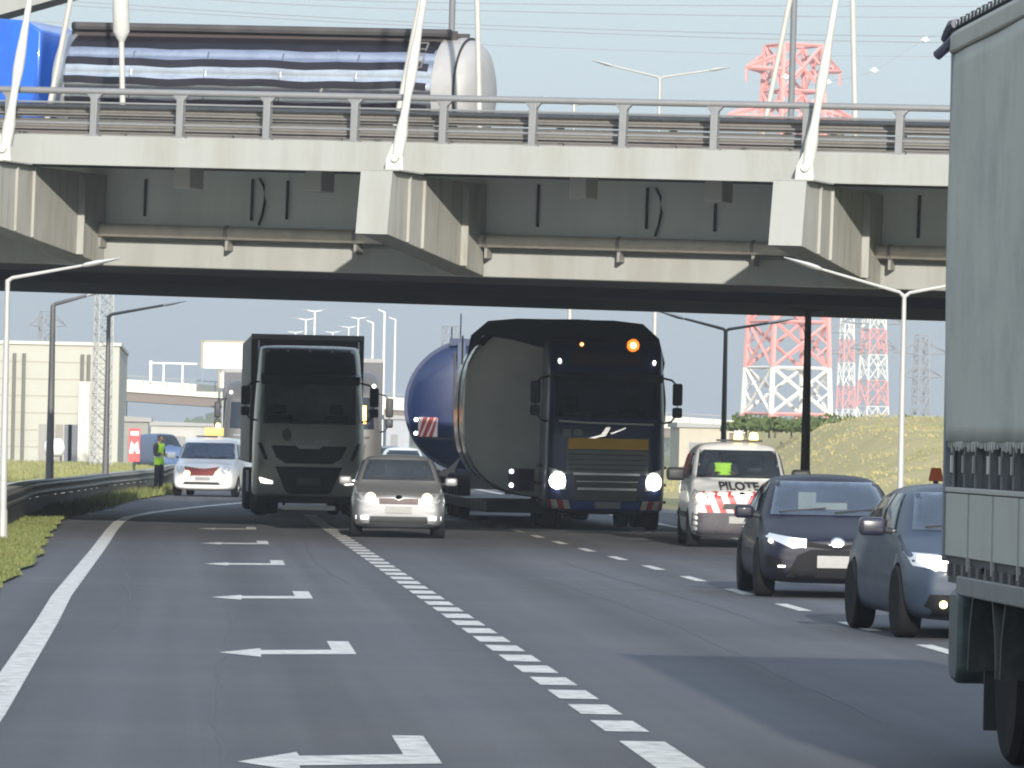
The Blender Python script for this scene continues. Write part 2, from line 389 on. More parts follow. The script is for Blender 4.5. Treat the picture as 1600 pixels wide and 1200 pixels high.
bladem = mat('grass_blades', (.11,.135,.032), .8, var=.5, vs=4., dirt=(.18,.165,.06), dscale=2., damt=.8)
o = grass('verge_grass_blades', (52, 128), lambda Y: (barx(Y)-.3, edge(Y)+.03), 26000, .03, .09, bladem)
tag(o, 'short yellow green grass on the verge in front of the guard rail', 'grass')
o = grass('roadside_grass_blades', (128, 186), lambda Y: (barx(Y)-.4, edge(Y)+.1), 9000, .1, .34, bladem)
tag(o, 'longer grass around the feet of the person in the safety vest', 'grass')

# ------------------------------------------------------------------ overpass
BSC = .925
BM = Matrix.Translation((3.275, 98, .131)) @ Matrix.Rotation(-R(21.3), 4, 'Z') @ Matrix.Rotation(R(1.03), 4, 'Y') @ Matrix.Scale(BSC, 4)
BMI = BM.inverted()
def bl(px, py, d):            # pixel -> local (along, height) on the vertical plane at depth d
    v = RW @ V(((px-800)/F, (600-py)/F, -1)); o = BMI @ CAM; v = BMI.to_3x3() @ v
    p = o + v*((d-o.y)/v.y); return p.x, p.z
br = empty('overpass', None, label='pale concrete and steel overpass with slanting hangers crossing above the whole road', cat='bridge', mw=BM)
conc = mat('bridge_paint', (.295,.303,.285), .75, var=.05, vs=1.2, dirt=(.21,.20,.165), dscale=1.6, damt=.5, streak=True, bump=.1, bs=30)
concarm = mat('bracket_paint', (.335,.335,.305), .75, var=.06, vs=2., dirt=(.16,.13,.09), dscale=6., damt=.45, streak=True)
girm = mat('girder_paint_lifted', (.68,.72,.70), .7, var=.08, vs=1., dirt=(.5,.54,.52), dscale=.9, damt=.5, streak=True)  # same pale bridge paint, lightened to offset the shade in the recess
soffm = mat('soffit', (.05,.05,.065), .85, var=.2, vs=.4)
railm = mat('railing_grey', (.23,.235,.24), .5, .3, dirt=(.22,.21,.20), dscale=5)
galv = mat('galvanised_steel', (.21,.20,.185), .55, .45, dirt=(.12,.11,.10), dscale=3, damt=.6)
hangm = mat('hanger_white', (.50,.50,.47), .55, dirt=(.36,.34,.30), dscale=3)
BAY = 7.54; S0, S1 = -26, 30
ZT = 7.03
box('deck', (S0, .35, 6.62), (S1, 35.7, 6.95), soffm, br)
box('edge_beam', (S0, 0, 6.50), (S1, .35, ZT), conc, br, .015)
box('edge_lip', (S0, -.03, 6.50), (S1, -.001, 6.535), conc, br)
DW = 4.15
box('girder_web', (S0, DW, 5.2), (S1, DW+.12, 6.62), girm, br)
box('bottom_flange', (S0, DW-.22, 4.78), (S1, DW+.3, 5.27), conc, br, .02)
box('flange_ledge', (S0, DW-.24, 5.272), (S1, DW-.003, 5.30), conc, br)
# box girders under the deck
mb = MB()
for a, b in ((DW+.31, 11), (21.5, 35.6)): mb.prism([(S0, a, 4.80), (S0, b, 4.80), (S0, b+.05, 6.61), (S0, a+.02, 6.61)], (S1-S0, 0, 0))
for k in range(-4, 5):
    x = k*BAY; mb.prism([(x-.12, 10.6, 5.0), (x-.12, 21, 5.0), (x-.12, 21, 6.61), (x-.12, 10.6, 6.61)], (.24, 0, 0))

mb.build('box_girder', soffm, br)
mb = MB()
mb.tube([(S0, DW-.52, 5.44), (S1, DW-.52, 5.44)], .125, 12)
pipe = mb.build('pipe', mat('pipe_cream', (.55,.50,.42), .6, dirt=(.33,.30,.26), dscale=2), br)
for i in range(-9, 12):
    x = i*2.55+.4; m2 = MB(); m2.cyl((x-.03, DW-.52, 5.44), (x+.03, DW-.52, 5.44), .145, n=12); m2.box((x-.025, DW-.54, 5.12), (x+.025, DW-.221, 5.33)); m2.build('pipe_clamp', mat('clamp_grey', (.24,.23,.21), .6), pipe)
# brackets carrying the hangers
for k in range(-3, 4):
    x = k*BAY; t, b = 6.47, 5.36; f = -1.35; h = .275
    mb = MB()
    mb.prism([(x-h, f, t), (x-h, f-.16, b), (x-h, DW-.23, 4.79), (x-h, DW-.23, t)], (2*h, 0, 0))
    arm = mb.build('bracket', concarm, br, 35, .012)
    m2 = MB(); m2.prism([(x-h-.02, f-.03, t+.004), (x-h-.02, f-.2, b-.01), (x-h-.02, f-.161, b-.01), (x-h-.02, f+.01, t+.004)], (2*h+.04, 0, 0)); m2.build('end_plate', conc, arm)
    m2 = MB(); m2.box((x-h-.04, f-.04, t+.005), (x+h+.14, .0-.035, t+.03)); m2.build('top_plate', conc, arm)
    def bot(d): return b + (4.79-b)*(d-f+.16)/(DW-.23-f+.16)
    for d, wd in ((-.45, .05), (.35, .05), (2.55, .13)):
        for sx in (1, -1):
            z0 = bot(d)+.01; m2 = MB(); m2.prism([(x+sx*h, d, z0), (x+sx*(h+wd), d, z0), (x+sx*(h+wd), d, t-.02 if wd < .1 else 6.3), (x+sx*h, d, t-.02 if wd < .1 else 6.48)], (0, .035, 0)); m2.build('stiffener', concarm, arm)
    # hanger
    m2 = MB(); lean = V((.137, 0, 1)).normalized(); o0 = V((x, -.42, 6.50))
    m2.prism([(x-.17, -.47, 6.50), (x+.17, -.47, 6.50), (x+.15, -.47, 6.75), (x+.1, -.47, 7.0), (x-.04, -.47, 7.0), (x-.15, -.47, 6.75)], (0, .1, 0))
    hg = m2.build('hanger_plate', hangm, br)
    m2 = MB(); m2.lathe([(.25, .105), (.7, .115), (1.0, .075), (1.35, .07), (1.7, .10), (2.0, .095), (2.6, .06), (4, .052), (14, .052)], o0, lean, 14)
    m2.build('hanger', hangm, br, 50)
    m2 = MB(); m2.cyl(o0+V((.02,-.12,.24)), o0+V((.02,.12,.24)), .07, n=14); m2.build('hanger_pin', hangm, hg)
# second hanger plane
for k in range(-2, 3):
    for dx, ln in ((0, .17), (1, -.06)):
        x = bl(((-500,-370),(62,197),(606,755),(1180,1343),(1790,1960))[k+2][dx], 172, 11.8)[0]; gx = x
        m2 = MB(); m2.lathe([(0, .09), (.5, .11), (.9, .06), (2.1, .055), (2.2, .055), (13, .055)], (x, 11.8, 6.9), V((ln, 0, 1)), 12)
        hg = m2.build('inner_hanger', mat('hanger_grey', (.42,.41,.38), .55), br, 50)
        if k == -1 and dx > 0:
            m3 = MB(); m3.lathe([(0, .03), (.12, .1), (.25, .17), (1.0, .17), (1.05, .1)], V((x, 11.8, 6.9))+V((ln, 0, 1)).normalized()*2.55, V((ln, 0, 1)), 14); m3.build('hanger_socket', hangm, hg)
for x in (bl(708, 60, 31.8)[0], bl(1242, 60, 31.8)[0]):
    m2 = MB(); m2.lathe([(0, .05), (1.5, .05), (1.6, .075), (12, .075)], (x, 31.8, 6.9), V((-.01, 0, 1)), 12); m2.build('far_hanger', mat('hanger_dark', (.16,.17,.18), .55), br, 50)
# arch rib seen at the upper left
p0 = bl(-60, 42, 31); p1 = bl(260, -45, 31)
mb = MB(); mb.prism([(p0[0]-6, 30.6, p0[1]-1.7), (p1[0], 30.6, p1[1]), (p1[0]+5, 30.6, p1[1]+1.1), (p1[0]+5, 30.6, p1[1]+2.5), (p0[0]-6, 30.6, p0[1]+.2)], (0, .9, 0)); mb.build('arch_rib', conc, br)
# railing
xs0 = bl(555, 190, .18)[0]
for i in range(-16, 17):
    x = xs0 + i*1.675
    mb = MB(); mb.box((x-.065, .10, ZT+.002), (x+.065, .26, 7.80)); mb.box((x-.11, .08, ZT), (x+.11, .28, ZT+.03))
    mb.prism([(x-.15, .12, 7.80), (x+.15, .12, 7.80), (x+.066, .12, 7.7), (x-.066, .12, 7.7)], (0, .1, 0)); mb.build('railing_post', railm, br, 35, .008)
mb = MB(); mb.tube([(S0, .18, 7.85), (S1, .18, 7.85)], .06, 12); mb.build('top_rail', railm, br)
mb = MB(); mb.tube([(S0, .18, 7.64), (S1, .18, 7.64)], .019, 8); mb.build('mid_rail', railm, br)
mb = MB(); mb.tube([(S0, .18, 7.26), (S1, .18, 7.26)], .019, 8); mb.build('low_rail', railm, br)
# triple beam crash barrier behind the railing
def wbeam(mb, s0, s1, d, z, hgt=.31, dep=.08, face=-1):
    pr = [(0,-.5),(.0,-.42),(1,-.3),(1,-.2),(.1,-.06),(.1,.06),(1,.2),(1,.3),(0,.42),(0,.5)]
    a = [(d+face*dep*p, z+hgt*q) for p, q in pr]; b = [(y+.012, zz) for y, zz in a[::-1]]
    mb.prism([(s0, y, zz) for y, zz in a+b], (s1-s0, 0, 0))
for d, nm, zs in ((.95, 'crash_barrier', (7.26, 7.53)), (10.9, 'inner_crash_barrier', (7.3, 7.62))):
    mb = MB()
    for z in zs: wbeam(mb, S0, S1, d, z, .25)
    cb = mb.build(nm, galv, br, 20)
    mb = MB()
    mb.box((-.05, d+.03, 6.96), (.05, d+.13, zs[-1]+.1)); mb.box((-.07, d-.02, zs[0]+.13), (.07, d+.031, zs[1]-.13))
    po = mb.build('barrier_post', galv, cb); po.location.x = -13*2.1+.5
    for i in range(-12, 15): q = po.copy(); q.location.x = i*2.1+.5; col.objects.link(q)
box('kerb', (S0, .36, 6.952), (S1, .75, 7.06), conc, br)
for px in (290, 495, 908, 1120, -150):
    x, z = bl(px, 282, 2.1); box('drain_box', (x-.165, 1.9, 6.2), (x+.165, 2.6, 6.62), mat('drain_box_grey', (.50,.49,.46), .6), br, .02)
for px, a, b in ((228, 280, 338), (395, 280, 345), (450, 282, 343), (842, 288, 355), (1012, 293, 358), (1118, 318, 362), (1437, 305, 372)):
    x, z0 = bl(px, a, DW-.06); _, z1 = bl(px, b, DW-.06)
    mb = MB(); mb.cyl((x, DW-.06, z1), (x, DW-.06, z0), .028, n=8); mb.build('drain_pipe', blk, br)
for px in (410, 1030):
    x, z = bl(px, 320, DW-.06); mb = MB(); mb.tube([(x-.08, DW-.06, 6.5), (x+.02, DW-.07, 6.35), (x+.05, DW-.07, 6.05), (x+.0, DW-.06, 5.8), (x-.06, DW-.06, 5.62)], .025, 8); mb.build('cable_loop', blk, br)
for x in (S0+1, S1-2.5):
    box('pier', (x, 4.5, -.6), (x+1.6, 29, 4.79), conc, br)
# small box on a pole on the deck (right)
x, z = bl(1305, 160, 11.5)
mb = MB(); mb.box((x-.14, 11.5, 7.75), (x+.14, 11.75, 8.15)); mb.box((x-.13, 11.5, 7.38), (x+.13, 11.72, 7.74)); sg = empty('signal_box', None, label='small square signal box on a post above the overpass railing at the right', cat='signal', mw=BM @ Matrix.Translation((x, 11.6, 6.95)))
def loc(ob, ox, oy, oz): ob.location = (ox, oy, oz)
o = mb.build('housing', mat('signal_green', (.16,.17,.13), .6), sg, bevel=.01); loc(o, -x, -11.6, -6.95)
mb = MB(); mb.cyl((0,0,0), (0,0,.5), .03, n=8); mb.build('post', dark, sg)
mb = MB(); mb.cyl((0,-.13,1.0), (0,-.101,1.0), .07, n=14); mb.build('lens', dark, sg)

# ------------------------------------------------------------------ tanker lorry on the overpass
def tanker():
    x0 = bl(118, 130, 17)[0]; x1 = bl(700, 130, 17)[0]; L = x1-x0
    t = empty('tanker_truck', None, label='shiny chrome tanker lorry with a blue cab crossing the overpass', cat='lorry', mw=BM @ Matrix.Translation((x0, 17, 6.952)))
    ch = mat('tank_chrome', (.78,.76,.76), .22, 1, bump=.1, bs=1.5, var=.06, dirt=(.5,.48,.5), dscale=2)
    mb = MB(); r = 1.1; zc = 1.93
    nn = 240
    def rg(x, f): return [(x, -(r*f+.03*abs(math.cos(2*PI*i/nn*8)))*math.cos(2*PI*i/nn), zc+(r*f+.03*abs(math.cos(2*PI*i/nn*8)))*math.sin(2*PI*i/nn)) for i in range(nn)]
    mb.loft([rg(0, .7), rg(.06, .93), rg(.12, .985), rg(L, .985)]); mb.build('tank', ch, t, 30)
    ds = mat('tank_tarp_reflection', (.035,.032,.04), .35, .6, var=.4, vs=1.2)  # top sector is dark tarp; lower strips paint dark reflections onto the tank
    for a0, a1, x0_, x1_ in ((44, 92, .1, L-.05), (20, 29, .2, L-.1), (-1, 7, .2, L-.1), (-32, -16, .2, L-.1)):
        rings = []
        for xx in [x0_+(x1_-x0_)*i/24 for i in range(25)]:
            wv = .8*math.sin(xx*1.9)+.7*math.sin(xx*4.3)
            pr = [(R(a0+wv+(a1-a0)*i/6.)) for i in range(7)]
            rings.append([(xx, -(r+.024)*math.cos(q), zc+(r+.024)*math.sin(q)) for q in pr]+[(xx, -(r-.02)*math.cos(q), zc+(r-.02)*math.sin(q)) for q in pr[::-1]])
        mb = MB(); mb.loft(rings); mb.build('tarp_reflection_band', ds, t, 60)
    mb = MB(); mb.lathe([(-.25, .3), (-.2, r*.8), (-.08, r+.02), (0, r+.05), (.18, r+.05), (.2, r)], (0,0,zc), (1,0,0), 48); mb.build('front_rim', mat('tank_rim', (.42,.44,.46), .35, .5), t)
    gy = mat('tank_end_grey', (.36,.355,.35), .55, .1, dirt=(.27,.26,.25), dscale=2)
    mb = MB(); mb.lathe([(L, r), (L+.02, r+.05), (L+.45, r+.05), (L+.5, r+.01), (L+.62, r*.97), (L+.75, r*.86), (L+.86, r*.6), (L+.9, r*.25), (L+.91, .01)], (0,0,zc), (1,0,0), 48); ed = mb.build('rear_end', gy, t, 30)
    mb = MB(); mb.lathe([(L+.49, r+.055), (L+.52, r+.055)], (0,0,zc), (1,0,0), 48); mb.build('seam', blk, ed)
    for i in range(1, 5):
        x = L*i/5; mb = MB(); mb.lathe([(x-.02, r+.008), (x+.02, r+.008)], (0,0,zc), (1,0,0), 48); mb.build('band', mat('band_steel', (.4,.4,.42), .25, .9), t)
    mb = MB(); mb.box((.05, -.42, zc+r-.12), (L+.3, -.36, zc+r+.16)); mb.box((.05, .36, zc+r-.12), (L+.3, .42, zc+r+.16)); mb.box((.05, -.36, zc+r+.02), (L+.3, .36, zc+r+.05)); mb.build('walkway', mat('walkway_brown', (.055,.045,.045), .8), t)
    mb = MB(); mb.cyl((.1, -.5, zc+r+.13), (L+.2, -.5, zc+r+.10), .09, n=8); mb.build('rolled_hose', mat('hose_grey', (.06,.055,.055), .8, var=.6, vs=1.5), t)
    for x in (1.6, 4.4, 7.0): mb = MB(); mb.cyl((x, 0, zc+r+.05), (x, 0, zc+r+.15), .2, n=16); mb.build('hatch', dark, t)
    for x in (L-1.1, L-1.8):
        pass
    mb = MB()
    for x in (L-.6, L-.25): mb.cyl((x, -r*.55, zc+r*.9), (x, -r*.95, zc+.45), .022, n=6)
    for k in range(5): q = k/4.; mb.cyl((L-.6, -r*(.55+.4*q)-.01, zc+r*.9-(r*.9-.45)*q), (L-.25, -r*(.55+.4*q)-.01, zc+r*.9-(r*.9-.45)*q), .018, n=6)
    mb.build('ladder', galv, t)
    mb = MB(); mb.cyl((L-2.15, -r*.7, zc+r*.72), (L-2.4, -r-.03, zc-.1), .03, n=8); mb.build('hand_pole', galv, t)
    mb = MB(); mb.box((.2, -.45, .55), (L+.7, .45, .8)); mb.box((.4, -1.2, .5), (L-3.3, -1.15, .95)); mb.box((L-3.2, -1.2, 1.0), (L+.6, -.7, 1.04)); mb.build('chassis', dark, t)
    mb = MB(); mb.box((L+.55, -1.2, .55), (L+.68, 1.2, .78)); mb.box((L-.3, -1.22, .8), (L+.66, -1.1, 1.05)); mb.build('rear_bumper', mat('cream_box', (.55,.52,.40), .6), t)
    for x in (L-2.7, L-1.5, L-.3, -1.9):
        for y in (-1.05, 1.05):
            m = MB(); m.lathe([(-.15, .3), (-.15, .46), (-.11, .5), (.11, .5), (.15, .46), (.15, .3)], (0,0,0), (0,1,0), 28); o = m.build('wheel', tyre, t, 40, loc=(x, y, .5))
            m = MB(); m.lathe([(-.13, .3), (-.05, .12), (-.1, .1)], (0,0,0), (0,1,0), 20); m.build('rim', rimm, o)
    for x in (-4.9,):
        for y in (-1.05, 1.05):
            m = MB(); m.lathe([(-.15, .3), (-.15, .46), (-.11, .5), (.11, .5), (.15, .46), (.15, .3)], (0,0,0), (0,1,0), 28); m.build('wheel', tyre, t, 40, loc=(x, y, .5))
    blue = mat('tractor_blue', (.012,.11,.55), .35, coat=.6, var=.1, dirt=(.03,.07,.22), dscale=1.2, damt=.4)
    mb = MB(); mb.loft([[(-3.4,-1.24,z),(-3.4,1.24,z),(-5.55+a,1.24,z),(-5.7+a,1.0,z),(-5.75+a,-1.0,z),(-5.55+a,-1.24,z)] for z, a in ((.6,0),(1.6,0),(2.4,.12),(2.9,.25),(3.3,.7),(3.42,1.2))]); cab = mb.build('cab', blue, t, 35, .04)
    mb = MB(); mb.prism([(-3.39,-1.2,1.0),(-.32,-1.2,1.0),(-.32,-1.2,3.0),(-.7,-1.2,3.22),(-3.39,-1.2,3.34)], (0,2.4,0)); mb.build('equipment_cover', blue, t, 35, .05)
    mb = MB(); mb.box((-4.9,-1.253,2.0), (-4.1,-1.238,2.75)); mb.build('side_window', sideglass, cab)
    mb = MB(); mb.prism([(-3.42,-1.1,3.1),(-3.42,-1.1,3.5),(-5.0,-1.1,3.46),(-5.4,-1.1,3.2)], (0,2.2,0)); mb.build('roof_deflector', blue, cab, 35, .05)
    mb = MB(); mb.box((-3.2,-1.215,2.0), (-3.15,-1.2,3.0)); mb.box((-2.3,-1.215,1.3), (-2.25,-1.2,2.9)); mb.tube([(-2.0,-1.22,2.9),(-2.05,-1.25,2.1),(-1.8,-1.25,2.08)], .02, 6); mb.build('cover_trim', mat('trim_grey', (.35,.37,.42), .5), t)
    return t
tanker()

# ------------------------------------------------------------------ cars and vans
def carbody(L, W, H, fz, hz, cowl, wst, ree, boot=None, zb=.17, belt=.88, arches=(), taper=.8, wr=.37, n=2, tail=.8, van=False):
    w = W/2; rows = []
    def st(y, ws, b, zbt, rw, zt, hood=False, belt_w=.94):
        ww = w*ws
        if hood: g = [(ww*.97, zbt), (ww*.80, zt-.03), (ww*.5, zt), (0, zt+.02)]
        else: g = [(ww*belt_w, zbt), (rw, zt-.07), (rw*.75, zt-.01), (0, zt+.015)]
        h = [(0, b), (ww*.82, b), (ww*.96, b+.07), (ww, b+.28 if b+.28 < zbt-.08 else (b+zbt)/2)] + g
        r = [(x, y, z) for x, z in h] + [(-x, y, z) for x, z in h[-2:0:-1]]
        rows.append(r)
    st(0, taper*.93, zb+.12, fz*.82, 0, fz, True)
    st(.05, taper, zb+.04, fz*.9, 0, fz+.03, True)
    st(.22, .94, zb, fz*.97, 0, fz+.09, True)
    st(.5, .99, zb, (fz+hz)/2-.06, 0, (fz+hz)/2+.03, True)
    st(cowl-.12, 1, zb, hz-.08, 0, hz, True)
    st(cowl+.04, 1, zb, belt-.02, w*.80, hz+.06)
    st((cowl+wst)/2, 1, zb, belt, w*.76, (hz+H)/2+.05)
    st(wst, 1, zb, belt+.02, wr*W, H-.03)
    st(wst+.25, 1, zb, belt+.03, wr*W, H)
    st((wst+ree)/2+.2, 1, zb, belt+.04, wr*W, H)
    st(ree, 1, zb, belt+.05, wr*W*.98, H-.04)
    if van: st(L-.12, .98, zb, belt+.05, wr*W*.97, H-.07); st(L-.02, .96, zb+.05, belt, wr*W*.95, H-.14)
    else:
        st((ree+L)/2+.05, .98, zb, belt+.05, wr*W*.85, (H+belt)/2+.15)
        st(L-.12, .93, zb+.04, belt, w*.7, belt+.12); st(L, tail, zb+.1, belt-.1, w*.6, belt)
    mb = MB(); mb.loft(rows); me = mb.mesh('body')
    mods = [('SUBSURF', dict(levels=n+1, render_levels=n+1))]
    for y, r in arches:
        for sx in (1, -1):
            c = MB(); c.cyl((sx*(w-.30), y, r*.98), (sx*(w+.3), y, r*.98), r*1.13, n=32); mods.append(('BOOLEAN', dict(cutter=c.mesh('cutter'), operation='DIFFERENCE', solver='EXACT')))
    return evaluate(me, mods)
def sidewin(tr, polys, m, p):
    for pl in polys:
        patch(tr, pl, 'side_window', m, p, 'left', mx=.2); patch(tr, pl, 'side_window', m, p, 'right', mx=.2)
def mirror(p, x, y, z, m, s=1.):
    for sx in (1, -1):
        mb = MB(); bmesh.ops.create_cube(mb.bm, size=1, matrix=Matrix.Translation((sx*(x+.1*s), y, z)) @ Matrix.Diagonal((.22*s, .13*s, .15*s, 1)))
        me = evaluate(mb.mesh('mirror'), [('BEVEL', dict(width=.04*s, segments=3))]); o = mkobj('wing_mirror', me, m, p)
        a = MB(); a.cyl((sx*(x-.08), y+.02, z-.05), (sx*(x+.03), y+.01, z-.03), .025, n=8); a.build('mirror_arm', blk, o)
        g = MB(); g.box((sx*(x+.1*s)-.09*s, y+.066*s, z-.055*s), (sx*(x+.1*s)+.09*s, y+.069*s, z+.055*s)); g.build('mirror_glass', chrome, o)
def interior(t, W, cowl, belt, H, m=seatm):
    w = W/2-.16
    mb = MB(); mb.box((-w, cowl+.25, .35), (w, cowl+.75, belt-.02)); mb.build('dashboard', mat('dashboard_black', (.02,.021,.024), .7), t, 35, .05)
    for sx in (-.36, .36):
        mb = MB(); mb.box((sx-.25, cowl+1.35, .35), (sx+.25, cowl+1.5, belt+.12)); s_ = mb.build('seat', m, t, 35, .05)
        mb = MB(); mb.box((sx-.13, cowl+1.37, belt+.17), (sx+.13, cowl+1.47, belt+.36)); mb.build('headrest', m, s_, 35, .04)
    mb = MB(); mb.tube([(-.36+.17*math.cos(a*PI/8), cowl+.95, belt-.05+.17*math.sin(a*PI/8)) for a in range(17)], .016, 6); mb.build('steering_wheel', blk, t)
def wipers(tr, t, pts, m=blk):
    for pl in pts:
        mb = MB(); q = []
        for a, b in pl:
            h = tr.ray_cast(V((a, -4, b)), V((0,1,0))); q.append((h[0] if h[0] else V((a, 1, b))) + V((0, -.03, .01)))
        mb.tube(q, .012, 6); mb.build('wiper', m, t)
def place(x, Y, rz=0): return (x, Y, 0.004), rz

def silver_car():
    l = gnd(622, 841); t = empty('hatchback_car', (l.x, l.y, .004), R(-1.2), 'silver grey hatchback with round warm headlights driving between the two big lorries', 'car')
    paint = mat('silver_paint', (.25,.255,.265), .42, .3, coat=.5, var=.08, vs=1.5, dirt=(.2,.19,.18), dscale=2, damt=.3)
    L, W, H = 4.25, 1.70, 1.47
    me = carbody(L, W, H, .72, .96, .98, 1.62, 3.2, arches=((.82, .32), (3.4, .32)), belt=.93, taper=.86)
    ws = [(-.66,1.02),(.66,1.02),(.54,1.38),(-.54,1.38)]
    tr = bvh(me); cut_open(me, ws); b = mkobj('body', me, paint, t)
    frit(tr, ws, patch(tr, ws, 'windshield', glassL, t, off=.012)); interior(t, W, .98, .93, H)
    patch(tr, [(-.36,.70),(-.08,.70),(0,.66),(.08,.70),(.36,.70),(.34,.60),(-.34,.60)], 'grille', mat('grille_maroon', (.05,.022,.022), .5), t)
    patch(tr, oval(0,.725,.06,.035), 'badge', chrome, t, off=.015)
    hp = [(.42,.60),(.68,.62),(.78,.70),(.76,.80),(.60,.80),(.44,.74)]
    for p, c in ((hp, .50), (mir(hp), -.50)):
        h = patch(tr, p, 'headlight', lens, t); patch(tr, oval(c,.71,.09,.09), 'bulb', lampy, h, off=.02, mx=.08)
    pl = patch(tr, rect(-.23,.44,.23,.56), 'number_plate', plate, t, off=.012)
    patch(tr, [(-.52,.26),(.52,.26),(.50,.38),(-.50,.38)], 'lower_intake', blk, t)
    fg = rect(.54,.32,.76,.39)
    for p in (fg, mir(fg)): patch(tr, p, 'fog_light', mat('drl_white', (.9,.9,.88), .3, emit=1.2), t, off=.01)
    patch(tr, rect(-.6,.235,.6,.25), 'bumper_trim', chrome, t)
    mirror(t, W/2, 1.28, 1.0, paint)
    for y in (.82, 3.4):
        for sx in (1, -1): wheel(t, sx*(W/2-.115), y, .32, .21, sx)
    wipers(tr, t, [[(-.5,1.03),(-.1,1.07)], [(.1,1.03),(.5,1.07)]])
    sidewin(tr, [[(1.35,1.0),(2.15,1.02),(2.15,1.36),(1.8,1.36)], [(2.22,1.02),(3.1,1.06),(3.0,1.34),(2.22,1.36)]], sideglass, t)
    return t
silver_car()

def navy_car():
    l = gnd(1303, 937); t = empty('compact_car', (l.x+.03, l.y, .004), R(-1.0), 'dark navy compact car with a white number plate in front of the road maintenance van', 'car')
    paint = mat('navy_paint', (.007,.007,.018), .5, 0, coat=.12, spec=.3, var=.15, vs=2.)
    L, W, H = 4.3, 1.78, 1.43
    me = carbody(L, W, H, .66, .92, 1.0, 1.75, 3.15, arches=((.88, .33), (3.5, .33)), belt=.90, taper=.80)
    ws = [(-.70,.96),(.70,.96),(.58,1.35),(-.58,1.35)]
    tr = bvh(me); cut_open(me, ws); mkobj('body', me, paint, t)
    frit(tr, ws, patch(tr, ws, 'windshield', glassL, t, off=.012)); interior(t, W, 1.0, .90, H)
    mb = MB(); mb.box((-.33, 1.6, 1.02), (-.12, 1.62, 1.22)); mb.box((-.12, 1.6, 1.02), (.25, 1.62, 1.10)); mb.build('windshield_reflection', mat('reflection_pale', (.45,.48,.40), .8), t)  # pale-green windshield reflection built as flat sheets behind the glass
    gr = mat('grille_black', (.010,.010,.012), .7, spec=.2)
    patch(tr, [(-.60,.24),(.60,.24),(.46,.50),(.30,.57),(-.30,.57),(-.46,.50)], 'lower_grille', gr, t)
    patch(tr, [(-.40,.66),(0,.62),(.40,.66),(.38,.61),(0,.575),(-.38,.61)], 'upper_grille', gr, t, off=.01)
    patch(tr, [(-.80,.27),(-.60,.27),(-.66,.45),(-.80,.50)], 'bumper_corner', gr, t); patch(tr, mir([(-.80,.27),(-.60,.27),(-.66,.45),(-.80,.50)]), 'bumper_corner', gr, t)
    hp = [(.36,.60),(.52,.575),(.80,.70),(.84,.765),(.66,.73),(.40,.69)]
    for p, c in ((mir(hp), -.46), (hp, .46)):
        h = patch(tr, p, 'headlight', lens, t, off=.01); patch(tr, [(c-.11,.63),(c+.09,.59),(c+.1,.69),(c-.1,.70)], 'bulb', lampw, h, off=.025, mx=.08)
        patch(tr, oval(c*1.65,.66,.025,.025,10), 'turn_signal', lampw, h, off=.025, mx=.05)
        patch(tr, rect(c*1.4-.04,.36,c*1.4+.04,.38), 'fog_light', lampw, t, off=.015)
    patch(tr, oval(0,.66,.08,.055), 'badge', chrome, t, off=.016, mx=.05)
    patch(tr, oval(0,.66,.055,.035), 'badge_core', mat('badge_white_glow', (.9,.9,.9), .3, emit=1.), t, off=.03, mx=.05)  # badge core brightened by emission, though it is no lamp
    pl = patch(tr, rect(-.235,.36,.235,.50), 'number_plate', plate, t, off=.03)
    mirror(t, W/2, 1.35, .98, paint)
    for y in (.88, 3.5):
        for sx in (1, -1): wheel(t, sx*(W/2-.115), y, .33, .22, sx)
    wipers(tr, t, [[(-.6,.98),(-.05,1.03)], [(.05,.98),(.55,1.03)]])
    sidewin(tr, [[(1.5,.98),(2.2,1.0),(2.2,1.33),(1.9,1.33)], [(2.27,1.0),(3.1,1.04),(3.0,1.29),(2.27,1.33)]], sideglass, t)
    return t
navy_car()

